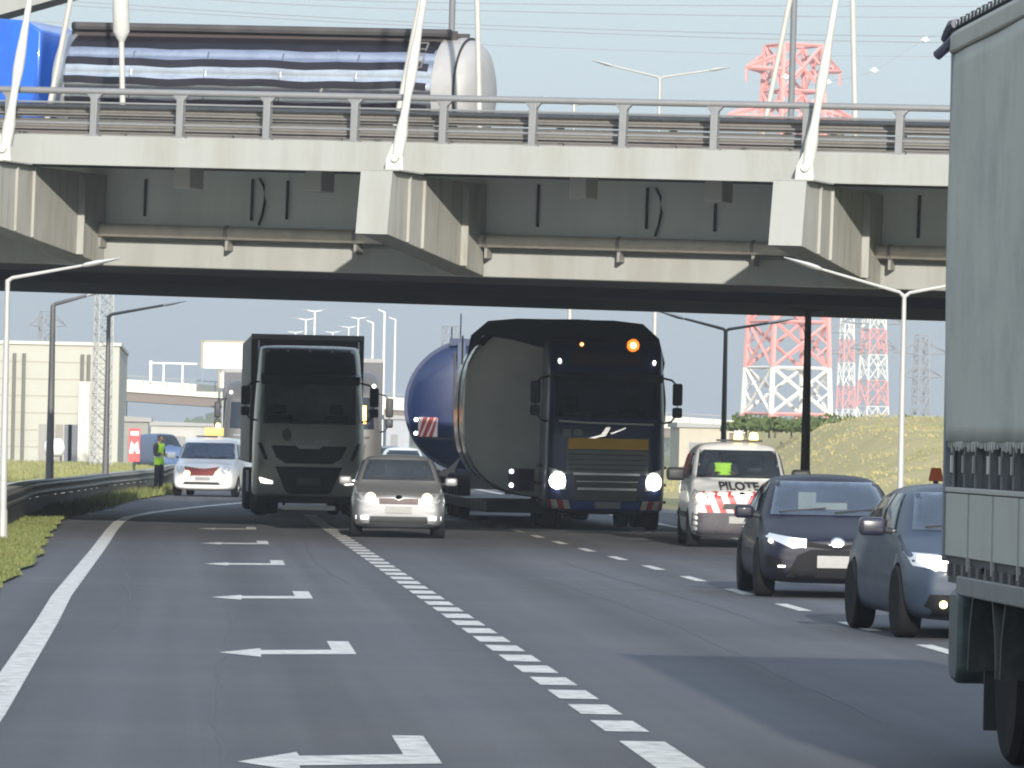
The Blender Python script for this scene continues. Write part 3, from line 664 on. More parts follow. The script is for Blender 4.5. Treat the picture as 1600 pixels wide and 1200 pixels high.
def blue_car():
    t = empty('saloon_car', (7.52, 54.4, .004), R(2.5), 'slate blue car half hidden by the grey curtain side trailer', 'car')
    paint = mat('slate_blue_paint', (.028,.042,.068), .5, .0, coat=.2, spec=.35, var=.1, vs=2.)
    L, W, H = 4.4, 1.84, 1.43
    me = carbody(L, W, H, .70, .95, 1.0, 1.72, 3.2, arches=((.86, .33), (3.55, .33)), belt=.92, taper=.82)
    ws = [(-.72,1.0),(.72,1.0),(.60,1.35),(-.60,1.35)]
    tr = bvh(me); cut_open(me, ws); mkobj('body', me, paint, t)
    frit(tr, ws, patch(tr, ws, 'windshield', glassL, t, off=.012)); interior(t, W, 1.0, .92, H)
    hp = [(.50,.62),(.84,.68),(.86,.80),(.62,.79),(.48,.74)]
    for p, s_ in ((mir(hp), -1), (hp, 1)):
        h = patch(tr, p, 'headlight', lens, t, off=.01); patch(tr, [(s_*.52,.66),(s_*.68,.64),(s_*.80,.72),(s_*.78,.78),(s_*.58,.77)][::s_], 'bulb', lampw, h, off=.025, mx=.07)
        patch(tr, oval(s_*.60,.33,.035,.035,10), 'fog_light', mat('fog_yellow', (1,.8,.3), .3, emit=6), t, off=.015, mx=.05)
    patch(tr, [(-.32,.30),(.32,.30),(.40,.72),(-.40,.72)], 'grille', mat('grille_black', (.010,.010,.012), .7, spec=.2), t)
    patch(tr, [(-.80,.22),(.80,.22),(.72,.42),(-.72,.42)], 'lower_intake', mat('grille_black', (.010,.010,.012), .7, spec=.2), t, off=.003)
    patch(tr, rect(-.235,.42,.235,.54), 'number_plate', plate, t, off=.03)
    mirror(t, W/2+.02, 1.4, 1.02, mat('mirror_dark', (.02,.02,.035), .3, coat=.5), 1.15)
    for y in (.86, 3.55):
        for sx in (1, -1): wheel(t, sx*(W/2-.11), y, .335, .22, sx)
    wipers(tr, t, [[(-.6,1.02),(-.05,1.06)], [(.05,1.02),(.55,1.06)]])
    sidewin(tr, [[(1.5,1.0),(2.25,1.02),(2.25,1.33),(1.9,1.33)], [(2.32,1.02),(3.2,1.06),(3.05,1.30),(2.32,1.33)]], sideglass, t)
    patch(tr, [(1.45,.99),(3.25,1.045),(3.25,1.03),(1.45,.975)], 'chrome_trim', chrome, t, 'left', off=.012); patch(tr, [(1.45,.99),(3.25,1.045),(3.25,1.03),(1.45,.975)], 'chrome_trim', chrome, t, 'right', off=.012)
    return t
blue_car()

# people ------------------------------------------------------------
skin = mat('skin', (.30,.17,.11), .55); hairm = mat('dark_hair', (.02,.016,.013), .8)
vestm = mat('vest_yellow', (.42,.75,.04), .7); navyc = mat('dark_clothes', (.018,.022,.03), .9)
reflm = mat('reflective_tape', (.7,.72,.68), .3)
def body_mesh(J, E, rad):
    me = bpy.data.meshes.new('person'); idx = {k: i for i, k in enumerate(J)}
    me.from_pydata([J[k] for k in J], [(idx[a], idx[b]) for a, b in E], [])
    o = bpy.data.objects.new('p', me); col.objects.link(o); md = o.modifiers.new('s', 'SKIN'); md.branch_smoothing = .6
    sv = me.skin_vertices[0].data
    for k, i in idx.items():
        r = rad[k]; sv[i].radius = r if isinstance(r, tuple) else (r, r)
        sv[i].use_root = (k == 'pelvis')
    md2 = o.modifiers.new('ss', 'SUBSURF'); md2.levels = 2; md2.render_levels = 2
    bpy.context.view_layer.update(); out = bpy.data.meshes.new_from_object(o.evaluated_get(bpy.context.evaluated_depsgraph_get())); bpy.data.objects.remove(o); return out
def garment(me, pred, off, name, m, parent):
    bm = bmesh.new(); bm.from_mesh(me); bm.normal_update()
    bmesh.ops.delete(bm, geom=[f for f in bm.faces if not pred(f.calc_center_median())], context='FACES')
    for v in bm.verts: v.co += v.normal*off
    me2 = bpy.data.meshes.new(name); bm.to_mesh(me2); bm.free(); return mkobj(name, me2, m, parent, 60)
def add_hand(J, E, rad, wrist, base, dirn, up):
    d = V(dirn).normalized(); u = V(up).normalized(); s = d.cross(u).normalized(); w = V(base)
    J[wrist+'palm'] = tuple(w+d*.08); rad[wrist+'palm'] = (.034, .016); E.append((wrist, wrist+'palm'))
    for i, (o, l) in enumerate(((-.03,.07),(-.01,.08),(.01,.075),(.03,.06))):
        a = wrist+'f%d' % i; J[a] = tuple(w+d*.10+s*o); J[a+'m'] = tuple(w+d*(.10+l*.55)+s*o*1.1-u*.008); J[a+'t'] = tuple(w+d*(.10+l*.9)+s*o*1.1-u*.03)
        rad[a] = .009; rad[a+'m'] = .0085; rad[a+'t'] = .007; E += [(wrist+'palm', a), (a, a+'m'), (a+'m', a+'t')]
    a = wrist+'th'; J[a] = tuple(w+d*.045-s*.04-u*.005); J[a+'t'] = tuple(w+d*.085-s*.055-u*.02); rad[a] = .011; rad[a+'t'] = .008; E += [(wrist, a), (a, a+'t')]
def person_standing():
    t = at(249, 700, 172); root = empty('person', (t.x, t.y, .03), R(62), 'person in a yellow green vest and dark trousers standing on grass by the guard rail', 'person')
    # faces local -Y, turned to look to the right of the picture
    J = dict(pelvis=(0,0,.93), waist=(0,0,1.06), chest=(0,.01,1.30), neckb=(0,.02,1.44), neck=(0,.005,1.50), head=(0,-.015,1.60), crown=(0,-.01,1.68),
             hipl=(.09,0,.90), kneel=(.11,-.03,.50), anklel=(.12,.02,.09), toel=(.13,-.14,.04), hipr=(-.09,0,.90), kneer=(-.11,.0,.50), ankler=(-.13,.05,.09), toer=(-.15,-.11,.04),
             shl=(.18,.02,1.41), ell=(.24,-.02,1.14), wrl=(.16,-.24,1.10), shr=(-.18,.02,1.41), elr=(-.25,0,1.14), wrr=(-.17,-.22,1.16))
    E = [('pelvis','waist'),('waist','chest'),('chest','neckb'),('neckb','neck'),('neck','head'),('head','crown'),('pelvis','hipl'),('hipl','kneel'),('kneel','anklel'),('anklel','toel'),
         ('pelvis','hipr'),('hipr','kneer'),('kneer','ankler'),('ankler','toer'),('neckb','shl'),('shl','ell'),('ell','wrl'),('neckb','shr'),('shr','elr'),('elr','wrr')]
    rad = dict(pelvis=(.16,.12), waist=(.15,.11), chest=(.18,.13), neckb=(.10,.08), neck=.055, head=(.078,.095), crown=(.055,.07), hipl=.095, kneel=.062, anklel=.042, toel=(.045,.03), hipr=.095, kneer=.062, ankler=.042, toer=(.045,.03),
               shl=.07, ell=.046, wrl=.03, shr=.07, elr=.046, wrr=.03)
    add_hand(J, E, rad, 'wrl', J['wrl'], (-.2,-1,.05), (0,0,1)); add_hand(J, E, rad, 'wrr', J['wrr'], (.2,-1,.1), (0,0,1))
    me = body_mesh(J, E, rad); b = mkobj('body', me, skin, root, 60)
    garment(me, lambda c: c.z < .99 and c.z > .10 and abs(c.x) < .23, .014, 'trousers', navyc, b)
    garment(me, lambda c: c.z < .12, .012, 'boots', blk, b)
    garment(me, lambda c: .90 < c.z < 1.46 and not (c.y < -.16 and c.z < 1.3), .016, 'jacket', mat('jacket_dark', (.05,.055,.06), .9), b)
    garment(me, lambda c: .86 < c.z < 1.45 and abs(c.x) < .17 and c.y > -.17, .03, 'safety_vest', vestm, b)
    garment(me, lambda c: 1.05 < c.z < 1.11 and abs(c.x) < .175 and c.y > -.17, .035, 'reflective_band', reflm, b)
    garment(me, lambda c: c.z > 1.545 and (c.y > -.055 or c.z > 1.66), .012, 'hair', hairm, b)
    f = MB(); f.ball((0,-.118,1.585), .014, (1,1.2,1.4)); f.build('nose', skin, b)
    for sx in (1,-1):
        f = MB(); f.ball((sx*.03,-.104,1.607), .011); f.build('eye', mat('eye_dark', (.03,.02,.02), .3), b)
        f = MB(); f.ball((sx*.083,-.01,1.59), .022, (.4,.8,1.2)); f.build('ear', skin, b)
    f = MB(); f.box((-.022,-.109,1.549), (.022,-.103,1.556)); f.build('mouth', mat('lips', (.25,.08,.07), .5), b)
person_standing()
def driver(loc, rz, label):
    root = empty('person', loc, rz, label, 'person')
    J = dict(pelvis=(0,.15,.0), waist=(0,.17,.12), chest=(0,.14,.38), neckb=(0,.12,.52), neck=(0,.10,.58), head=(0,.07,.68), crown=(0,.075,.76), shl=(.19,.12,.49), ell=(.24,-.08,.28), wrl=(.15,-.30,.34), shr=(-.19,.12,.49), elr=(-.24,-.08,.28), wrr=(-.15,-.30,.34),
             hipl=(.10,.1,.0), kneel=(.14,-.32,.06), hipr=(-.10,.1,.0), kneer=(-.14,-.32,.06), anl=(.14,-.45,-.34), anr=(-.14,-.45,-.34))
    E = [('pelvis','waist'),('waist','chest'),('chest','neckb'),('neckb','neck'),('neck','head'),('head','crown'),('neckb','shl'),('shl','ell'),('ell','wrl'),('neckb','shr'),('shr','elr'),('elr','wrr'),('pelvis','hipl'),('hipl','kneel'),('pelvis','hipr'),('hipr','kneer'),('kneel','anl'),('kneer','anr')]
    rad = dict(pelvis=(.16,.12), waist=(.15,.12), chest=(.18,.13), neckb=(.10,.08), neck=.055, head=(.078,.095), crown=(.055,.07), shl=.07, ell=.046, wrl=.03, shr=.07, elr=.046, wrr=.03, hipl=.09, kneel=.065, hipr=.09, kneer=.065, anl=.045, anr=.045)
    add_hand(J, E, rad, 'wrl', J['wrl'], (-.3,-1,.3), (0,.3,1)); add_hand(J, E, rad, 'wrr', J['wrr'], (.3,-1,.3), (0,.3,1))
    me = body_mesh(J, E, rad); b = mkobj('body', me, skin, root, 60)
    garment(me, lambda c: c.z < .10, .012, 'trousers', navyc, b)
    garment(me, lambda c: .06 < c.z < .54 and c.y > -.27, .014, 'shirt', navyc, b)
    garment(me, lambda c: .12 < c.z < .53 and abs(c.x) < .15 and c.y > .0, .03, 'safety_vest', vestm, b)
    garment(me, lambda c: c.z > .63 and (c.y > .03 or c.z > .745), .012, 'hair', hairm, b)
    f = MB(); f.ball((0,-.03,.67), .014, (1,1.2,1.4)); f.build('nose', skin, b)
    for sx in (1,-1):
        f = MB(); f.ball((sx*.03,-.016,.69), .011); f.build('eye', mat('eye_dark', (.03,.02,.02), .3), b)

def right_van():
    l = gnd(1158, 857); t = empty('escort_van', (l.x, l.y, .004), R(-1.6), 'white escort van with red and white chevrons and yellow beacons in the right lane', 'van')
    L, W, H = 4.4, 1.81, 1.82
    me = carbody(L, W, H, .92, 1.13, .85, 1.5, 3.9, arches=((.82, .33), (3.5, .33)), belt=1.15, taper=.90, wr=.40, van=True)
    ws = [(-.74,1.20),(.74,1.20),(.66,1.68),(-.66,1.68)]
    tr = bvh(me); cut_open(me, ws); b = mkobj('body', me, whitep, t)
    frit(tr, ws, t); patch(tr, ws, 'windshield', glassmat('van_glass', (.20,.25,.34), .14, .12, .6), t, off=.012); interior(t, W, .85, 1.13, H)
    patch(tr, [(-.86,.22),(.86,.22),(.84,.60),(-.84,.60)], 'bumper', mat('bumper_grey', (.05,.045,.055), .6, dirt=(.10,.09,.09), dscale=4), t, off=.012, th=.02)
    # chevrons on the nose
    for sx in (-1, 1):
        for i in range(7):
            c = redp if i % 2 == 0 else white2; x0 = .02+i*.115
            P = [(x0, .60), (x0+.115, .60), (x0+.115+.15, .97), (x0+.15, .97)]
            P = [(min(a, .85), z) for a, z in P]
            if i >= 6: continue
            if i == 5: P = [(x0, .60), (.85, .60), (.85, .97), (x0+.15, .97)]
            if sx < 0: P = mir(P)
            patch(tr, P, 'chevron_stripe', c, t, off=.005)
    hp = [(.50,.74),(.80,.72),(.86,.86),(.80,1.0),(.60,.92)]
    for p, s_ in ((mir(hp), -1), (hp, 1)):
        h = patch(tr, p, 'headlight', lens, t, off=.012); patch(tr, oval(s_*.70,.85,.085,.085), 'bulb', lampy, h, off=.03, mx=.07)
    patch(tr, [(-.34,.66),(.34,.66),(.30,.76),(-.30,.76)], 'grille', blk, t, off=.013)
    patch(tr, oval(0,.88,.07,.08), 'badge', chrome, t, off=.02)
    patch(tr, rect(-.22,.42,.10,.54), 'number_plate', plate, t, off=.04)
    text_patch(tr, 'PILOTE', .19, -.03, 1.055, 'lettering', blk, t, 'front', sx=1.15, bold=.008)
    mirror(t, W/2+.03, 1.1, 1.25, blk, 1.5)
    for y in (.82, 3.5):
        for sx in (1, -1): wheel(t, sx*(W/2-.12), y, .33, .22, sx)
    wipers(tr, t, [[(-.65,1.20),(-.05,1.24)], [(.05,1.20),(.6,1.24)]])
    sidewin(tr, [[(1.25,1.22),(2.1,1.22),(2.1,1.62),(1.55,1.62)]], sideglass, t)
    patch(tr, [(.9,.5),(3.9,.5),(3.9,.6),(.9,.6)], 'rub_strip', blk, t, 'left'); patch(tr, [(2.2,1.2),(3.6,1.2),(3.6,1.6),(2.2,1.6)], 'red_panel', redp, t, 'left'); patch(tr, [(.9,.5),(3.9,.5),(3.9,.6),(.9,.6)], 'rub_strip', blk, t, 'right')
    bar = box('roof_bar', (-.35, 1.75, H+.01), (.45, 1.9, H+.045), blk, t, .01)
    for x in (.03, .30):
        mb = MB(); mb.lathe([(0,.075),(.02,.08),(.10,.07),(.13,.04)], (x, 1.82, H+.045), (0,0,1), 16); mb.build('beacon', yellowg, bar)
    M = Matrix.Translation(l) @ Matrix.Rotation(R(-1.6), 4, 'Z') @ V((-.22, 1.9, .93))
    driver((M.x, M.y, M.z), R(-1.6), 'driver in a yellow green vest behind the windshield of the escort van')
right_van()

def left_van():
    l = gnd(316, 776); t = empty('maintenance_van', (l.x, l.y, .004), R(-9), 'small white van with a red nose panel and a yellow roof sign on the left', 'van')
    L, W, H = 4.1, 1.9, 1.70
    wp = mat('bright_white_paint', (.80,.80,.79), .35, coat=.5)
    me = carbody(L, W, H, .85, 1.02, .75, 1.3, 3.5, arches=((.75, .30), (3.1, .30)), belt=1.05, taper=.88, wr=.40, van=True)
    ws = [(-.80,1.08),(.80,1.08),(.72,1.54),(-.72,1.54)]
    tr = bvh(me); cut_open(me, ws); mkobj('body', me, wp, t)
    frit(tr, ws, patch(tr, ws, 'windshield', glassL, t, off=.012)); interior(t, W, .75, 1.05, H)
    patch(tr, [(-.42,.60),(.30,.60),(.48,.86),(.10,.80),(-.10,.80),(-.55,.86)], 'nose_panel', mat('nose_red', (.22,.03,.025), .5), t, off=.012)
    patch(tr, [(-.58,.34),(.52,.34),(.46,.42),(-.52,.42)], 'lower_intake', blk, t)
    hp = [(.42,.66),(.72,.66),(.80,.84),(.62,.88)]
    for p, s_ in ((mir(hp), -1), (hp, 1)):
        h = patch(tr, p, 'headlight', lens, t, off=.01); patch(tr, oval(s_*.45,.66,.09,.08), 'bulb', lampy, h, off=.025, mx=.07)
    patch(tr, rect(-.22,.46,.22,.56), 'number_plate', plate, t, off=.02)
    mirror(t, W/2, 1.0, 1.15, wp, 1.2)
    for y in (.75, 3.1):
        for sx in (1, -1): wheel(t, sx*(W/2-.11), y, .30, .19, sx)
    wipers(tr, t, [[(-.6,1.09),(-.05,1.12)], [(.05,1.09),(.55,1.12)]])
    sidewin(tr, [[(1.1,1.1),(1.8,1.1),(1.8,1.5),(1.35,1.5)]], sideglass, t)
    bar = box('roof_sign_bar', (-.45, 1.5, H+.005), (.15, 1.75, H+.04), blk, t, .01)
    box('roof_sign', (-.2, 1.5, H+.045), (.34, 1.62, H+.27), mat('sign_yellow', (.85,.48,.12), .5, emit=.55), t, .02)
    mb = MB(); mb.lathe([(0,.07),(.1,.065),(.14,.04)], (.15, 1.7, H+.27), (0,0,1), 14); mb.build('beacon', yellowg, bar)
left_van()

# ------------------------------------------------------------------ lorries
def cabshell(rows, depth=2.2, rc=.35):
    rings = []
    for z, yf, w in rows:
        w *= 1.25
        h = [(0, yf-.04), (w*.55, yf-.01), (w-rc*.45, yf+.07), (w-.03, yf+rc*.75), (w, yf+rc*1.6), (w, depth-.1), (w-.05, depth), (0, depth)]
        rings.append([(x, y, z) for x, y in h] + [(-x, y, z) for x, y in h[-2:0:-1]])
    mb = MB(); mb.loft(rings); return evaluate(mb.mesh('cab'), [('SUBSURF', dict(levels=3, render_levels=3))])
def bigwheel(t, x, y, dual=False):
    out = 1 if x > 0 else -1
    for k in ((0, 1) if dual else (0,)):
        m = MB(); m.lathe([(-.14,.3),(-.14,.46),(-.10,.5),(.10,.5),(.14,.46),(.14,.3),(.1,.29),(-.1,.29)], (0,0,0), (1,0,0), 30); o = m.build('wheel', tyre, t, 40, loc=(x-out*k*.33, y, .5))
        m = MB(); m.lathe([(out*.13,.3),(out*.04,.27),(out*.02,.16),(out*.12,.14),(out*.13,.02)], (0,0,0), (1,0,0), 22); m.build('rim', rimm, o)
def truck_mirror(t, x, y, z, m, h=.75):
    s_ = 1 if x > 0 else -1
    a = MB(); a.tube([(x-s_*.12, y+.15, z+h*.55), (x+s_*.05, y-.02, z+h*.5), (x+s_*.17, y-.04, z+h*.35), (x+s_*.17, y-.03, z-h*.35), (x+s_*.05, y, z-h*.55), (x-s_*.12, y+.15, z-h*.6)], .022, 8); ar = a.build('mirror_bracket', blk, t)
    for zz, hh in ((z+h*.14, h*.56), (z-h*.32, h*.26)):
        mb = MB(); bmesh.ops.create_cube(mb.bm, size=1, matrix=Matrix.Translation((x+s_*.17, y-.03, zz)) @ Matrix.Diagonal((.2, .12, hh, 1)))
        o = mkobj('mirror', evaluate(mb.mesh('m'), [('BEVEL', dict(width=.04, segments=3))]), m, t)
        g = MB(); g.box((x+s_*.17-.08, y+.031, zz-hh*.42), (x+s_*.17+.08, y+.035, zz+hh*.42)); g.build('mirror_glass', chrome, o)
def truck_interior(t, z):
    mb = MB(); mb.box((-1.05, .45, z-.5), (1.05, .9, z+.02)); mb.build('dashboard', mat('dashboard_black', (.02,.021,.024), .7), t, 35, .05)
    for sx in (-.62, .62):
        mb = MB(); mb.box((sx-.26, 1.2, z-.6), (sx+.26, 1.35, z+.25)); mb.box((sx-.15, 1.22, z+.27), (sx+.15, 1.34, z+.48)); mb.build('seat', seatm, t, 35, .04)
    mb = MB(); mb.tube([(-.62+.22*math.cos(a*PI/8), .80-.1*math.sin(a*PI/8), z+.02+.19*math.sin(a*PI/8)) for a in range(17)], .018, 6); mb.build('steering_wheel', blk, t)
def curtain_trailer(t, y0, L, m, top=4.0):
    o = box('cargo_box', (-1.27, y0, 1.15), (1.27, y0+L, top), m, t, .03)
    mb = MB(); mb.box((-1.27, y0-.01, top-.1), (1.27, y0+.1, top+.02)); mb.build('box_rim', mat('rim_grey', (.25,.25,.25), .5), o, bevel=.01)
    mb = MB(); mb.box((-.45, y0-.8, .8), (.45, y0+L, 1.14)); mb.box((-1.2, y0+L*.3, .45), (-1.15, y0+L*.6, .95)); mb.box((1.15, y0+L*.3, .45), (1.2, y0+L*.6, .95)); mb.build('chassis', dark, t)
    for y in (y0+L-4, y0+L-2.7, y0+L-1.4):
        for x in (-1.08, 1.08): bigwheel(t, x, y)
def olive_lorry():
    l = gnd(481, 808); t = empty('lorry', (l.x, l.y, .004), R(.4), 'dark olive grey lorry with a tall dark roof left of the silver hatchback', 'lorry')
    P = mat('olive_grey_paint', (.56,.58,.51), .4, .1, coat=.4, var=.1, vs=1., dirt=(.45,.44,.38), dscale=2)
    rows = [(.42,.07,.95),(.48,.02,.975),(.75,0,.985),(1.3,.0,.985),(1.9,.03,.98),(2.05,.08,.97),(2.5,.16,.955),(3.0,.26,.93),(3.1,.30,.92),(3.4,.55,.905),(3.72,.95,.89),(3.80,1.4,.88)]
    me = cabshell(rows); ws = [(-1.02,2.04),(1.02,2.04),(1.0,2.98),(-1.0,2.98)]
    tr = bvh(me); cut_open(me, ws, ylim=.8); mkobj('cab', me, P, t); truck_interior(t, 2.0)
    patch(tr, ws, 'windshield', glass, t, mx=.2)
    bk = mat('roof_dark', (.02,.021,.026), .45)
    mb = MB(); mb.loft([[(-1.1,.10,2.98),(1.1,.10,2.98),(1.12,.34,3.16),(-1.12,.34,3.16)], [(-1.08,.02,2.9),(1.08,.02,2.9),(1.1,.06,3.1),(-1.1,.06,3.1)]]); mb.build('sun_visor', mat('visor_tint', (.03,.035,.03), .2), t, bevel=.015)
    patch(tr, [(-1.02,3.15),(1.02,3.15),(.98,3.72),(-.98,3.72)], 'roof_panel', bk, t, mx=.25, off=.01)
    patch(tr, [(-.84,1.56),(-.30,1.56),(-.22,1.50),(.22,1.50),(.30,1.56),(.84,1.56),(.72,1.30),(.52,1.17),(-.52,1.17),(-.72,1.30)], 'upper_grille', blk, t, mx=.2, off=.008)
    patch(tr, [(-.74,1.10),(.74,1.10),(.50,.54),(.40,.50),(-.40,.50),(-.50,.54)], 'lower_grille', blk, t, mx=.2, off=.008)
    mb = MB()
    for z in (1.25, 1.33, 1.41, 1.48): mb.box((-.66, -.062, z-.008), (.66, -.045, z+.008))
    for z in (.62, .70, .92, 1.0): mb.box((-.45, -.062, z-.008), (.45, -.045, z+.008))
    mb.build('grille_slats', mat('slat_grey', (.04,.042,.045), .4), t)
    for p in ([(-1.14,1.62),(-1.05,1.62),(-.90,1.26),(-.98,1.24)],): patch(tr, p, 'air_slot', blk, t); patch(tr, mir(p), 'air_slot', blk, t)
    text_patch(tr, 'IVECO  S-WAY', .13, 0, 1.645, 'lettering', mat('letter_white', (.95,.96,.98), .4), t, 'front', sx=1.0, bold=.008, off=.016)
    patch(tr, oval(-.50,1.80,.10,.14), 'round_badge', mat('badge_olive', (.13,.13,.05), .5), t, off=.01)
    for s_ in (-1, 1):
        p = [(s_*1.12,.88),(s_*.72,.78),(s_*.74,.68),(s_*1.08,.70)][::s_]
        h = patch(tr, p, 'headlight', lens, t, off=.012); patch(tr, [(s_*1.09,.85),(s_*.80,.77),(s_*.80,.72),(s_*1.05,.74)][::s_], 'bulb', lampw, h, off=.03)
        truck_mirror(t, s_*1.25, .35, 2.55, blk)
    patch(tr, rect(-.26,.72,.26,.85), 'number_plate', mat('plate_grey', (.22,.23,.22), .6), t, off=.03)
    mb = MB(); mb.box((-1.15, .12, .30), (1.15, .35, .45)); mb.build('bumper', blk, t, bevel=.02)
    box('reflective_bar', (-.58, .02, .15), (.6, .06, .25), mat('bar_silver', (.8,.8,.78), .35, .4), t, .005)
    mb = MB(); mb.box((-.56, .061, .12), (-.5, .14, .44)); mb.box((.5, .061, .12), (.56, .14, .44)); mb.build('bar_bracket', dark, t)
    wipers(tr, t, [[(-.9,2.06),(-.2,2.12)], [(-.1,2.06),(.6,2.12)]])
    mb = MB(); mb.box((-.85, .38, 2.03), (-.45, .55, 2.09)); mb.box((.35, .38, 2.03), (.65, .5, 2.07)); mb.build('papers', mat('paper', (.45,.48,.40), .8), t)
    for s_ in (-1, 1):
        mb = MB(); mb.prism([(s_*1.10,1.5,3.7),(s_*1.10,2.25,3.9),(s_*1.10,2.25,2.2),(s_*1.19,1.9,2.2)], (s_*.03,0,0)); mb.build('side_fairing', mat('fairing_grey', (.22,.19,.17), .5), t)
    for x in (-1.03, 1.03): bigwheel(t, x, 1.35); bigwheel(t, x, 5.0, True)
    curtain_trailer(t, 3.0, 13.4, mat('box_brown', (.07,.055,.055), .6, dirt=(.06,.05,.05)), 4.04)
olive_lorry()

def rear_lorry(Y, px, label, H=3.7):
    p = at(px, 700, Y); t = empty('lorry', (p.x, Y, .004), R(-1), label, 'lorry', 'lorries queuing behind the olive lorry')
    P = mat('taupe_paint', (.10,.095,.09), .45, .1, coat=.3)
    rows = [(.42,.05,.96),(.75,0,.98),(1.3,.0,.98),(1.9,.03,.98),(2.05,.08,.97),(2.6,.18,.95),(2.9,.26,.93),(3.05,.36,.92),(3.4,.8,.90),(H,1.4,.88)]
    me = cabshell(rows); ws = [(-1.02,2.0),(1.02,2.0),(.98,2.84),(-.98,2.84)]
    tr = bvh(me); mkobj('cab', me, P, t)
    patch(tr, ws, 'windshield', sideglass, t, mx=.25)
    patch(tr, [(-.8,1.6),(.8,1.6),(.7,.6),(-.7,.6)], 'grille', blk, t, mx=.3)
    patch(tr, rect(-.9,1.76,.9,1.80), 'chrome_strip', chrome, t, off=.02)
    for s_ in (-1, 1):
        patch(tr, [(s_*1.1,.9),(s_*.8,.85),(s_*.8,.72),(s_*1.08,.74)][::s_], 'headlight', lampw, t, off=.02); truck_mirror(t, s_*1.25, .35, 2.45, blk, .9)
        patch(tr, oval(s_*1.0,3.15,.05,.05), 'roof_lamp', lampw, t, off=.02)
    for x in (-1.03, 1.03): bigwheel(t, x, 1.35); bigwheel(t, x, 5.0, True)
    curtain_trailer(t, 3.0, 10, mat('box_grey', (.09,.09,.10), .6), 3.9)
    return t, tr
r1, tr = rear_lorry(158, 524, 'taupe lorry partly hidden behind the right side of the olive grey lorry', 3.6)
patch(tr, [(.66,2.15),(.80,2.15),(.80,2.62),(.66,2.62)], 'amber_glow_patch', amber, r1, off=.03)  # glowing amber patch laid on the cab front
r2 = copy_tree(r1); r2.location.y = 190; q = at(408, 700, 190); r2.location.x = q.x; r2.children[-1].location = (-1.5, 0, -.42) if 'amber' in r2.children[-1].name else (0,0,0)
for c_ in r2.children:
    if c_.name.startswith('amber_glow_patch'): c_.location = (-1.5, 0, -.42)
r2['label'] = 'taupe lorry just visible behind the left mirror of the olive grey lorry'
mb = MB(); mb.lathe([(0,.12),(.04,.14),(.16,.12),(.22,.05)], (-.85, .9, 1.95), (0,0,1), 16); 

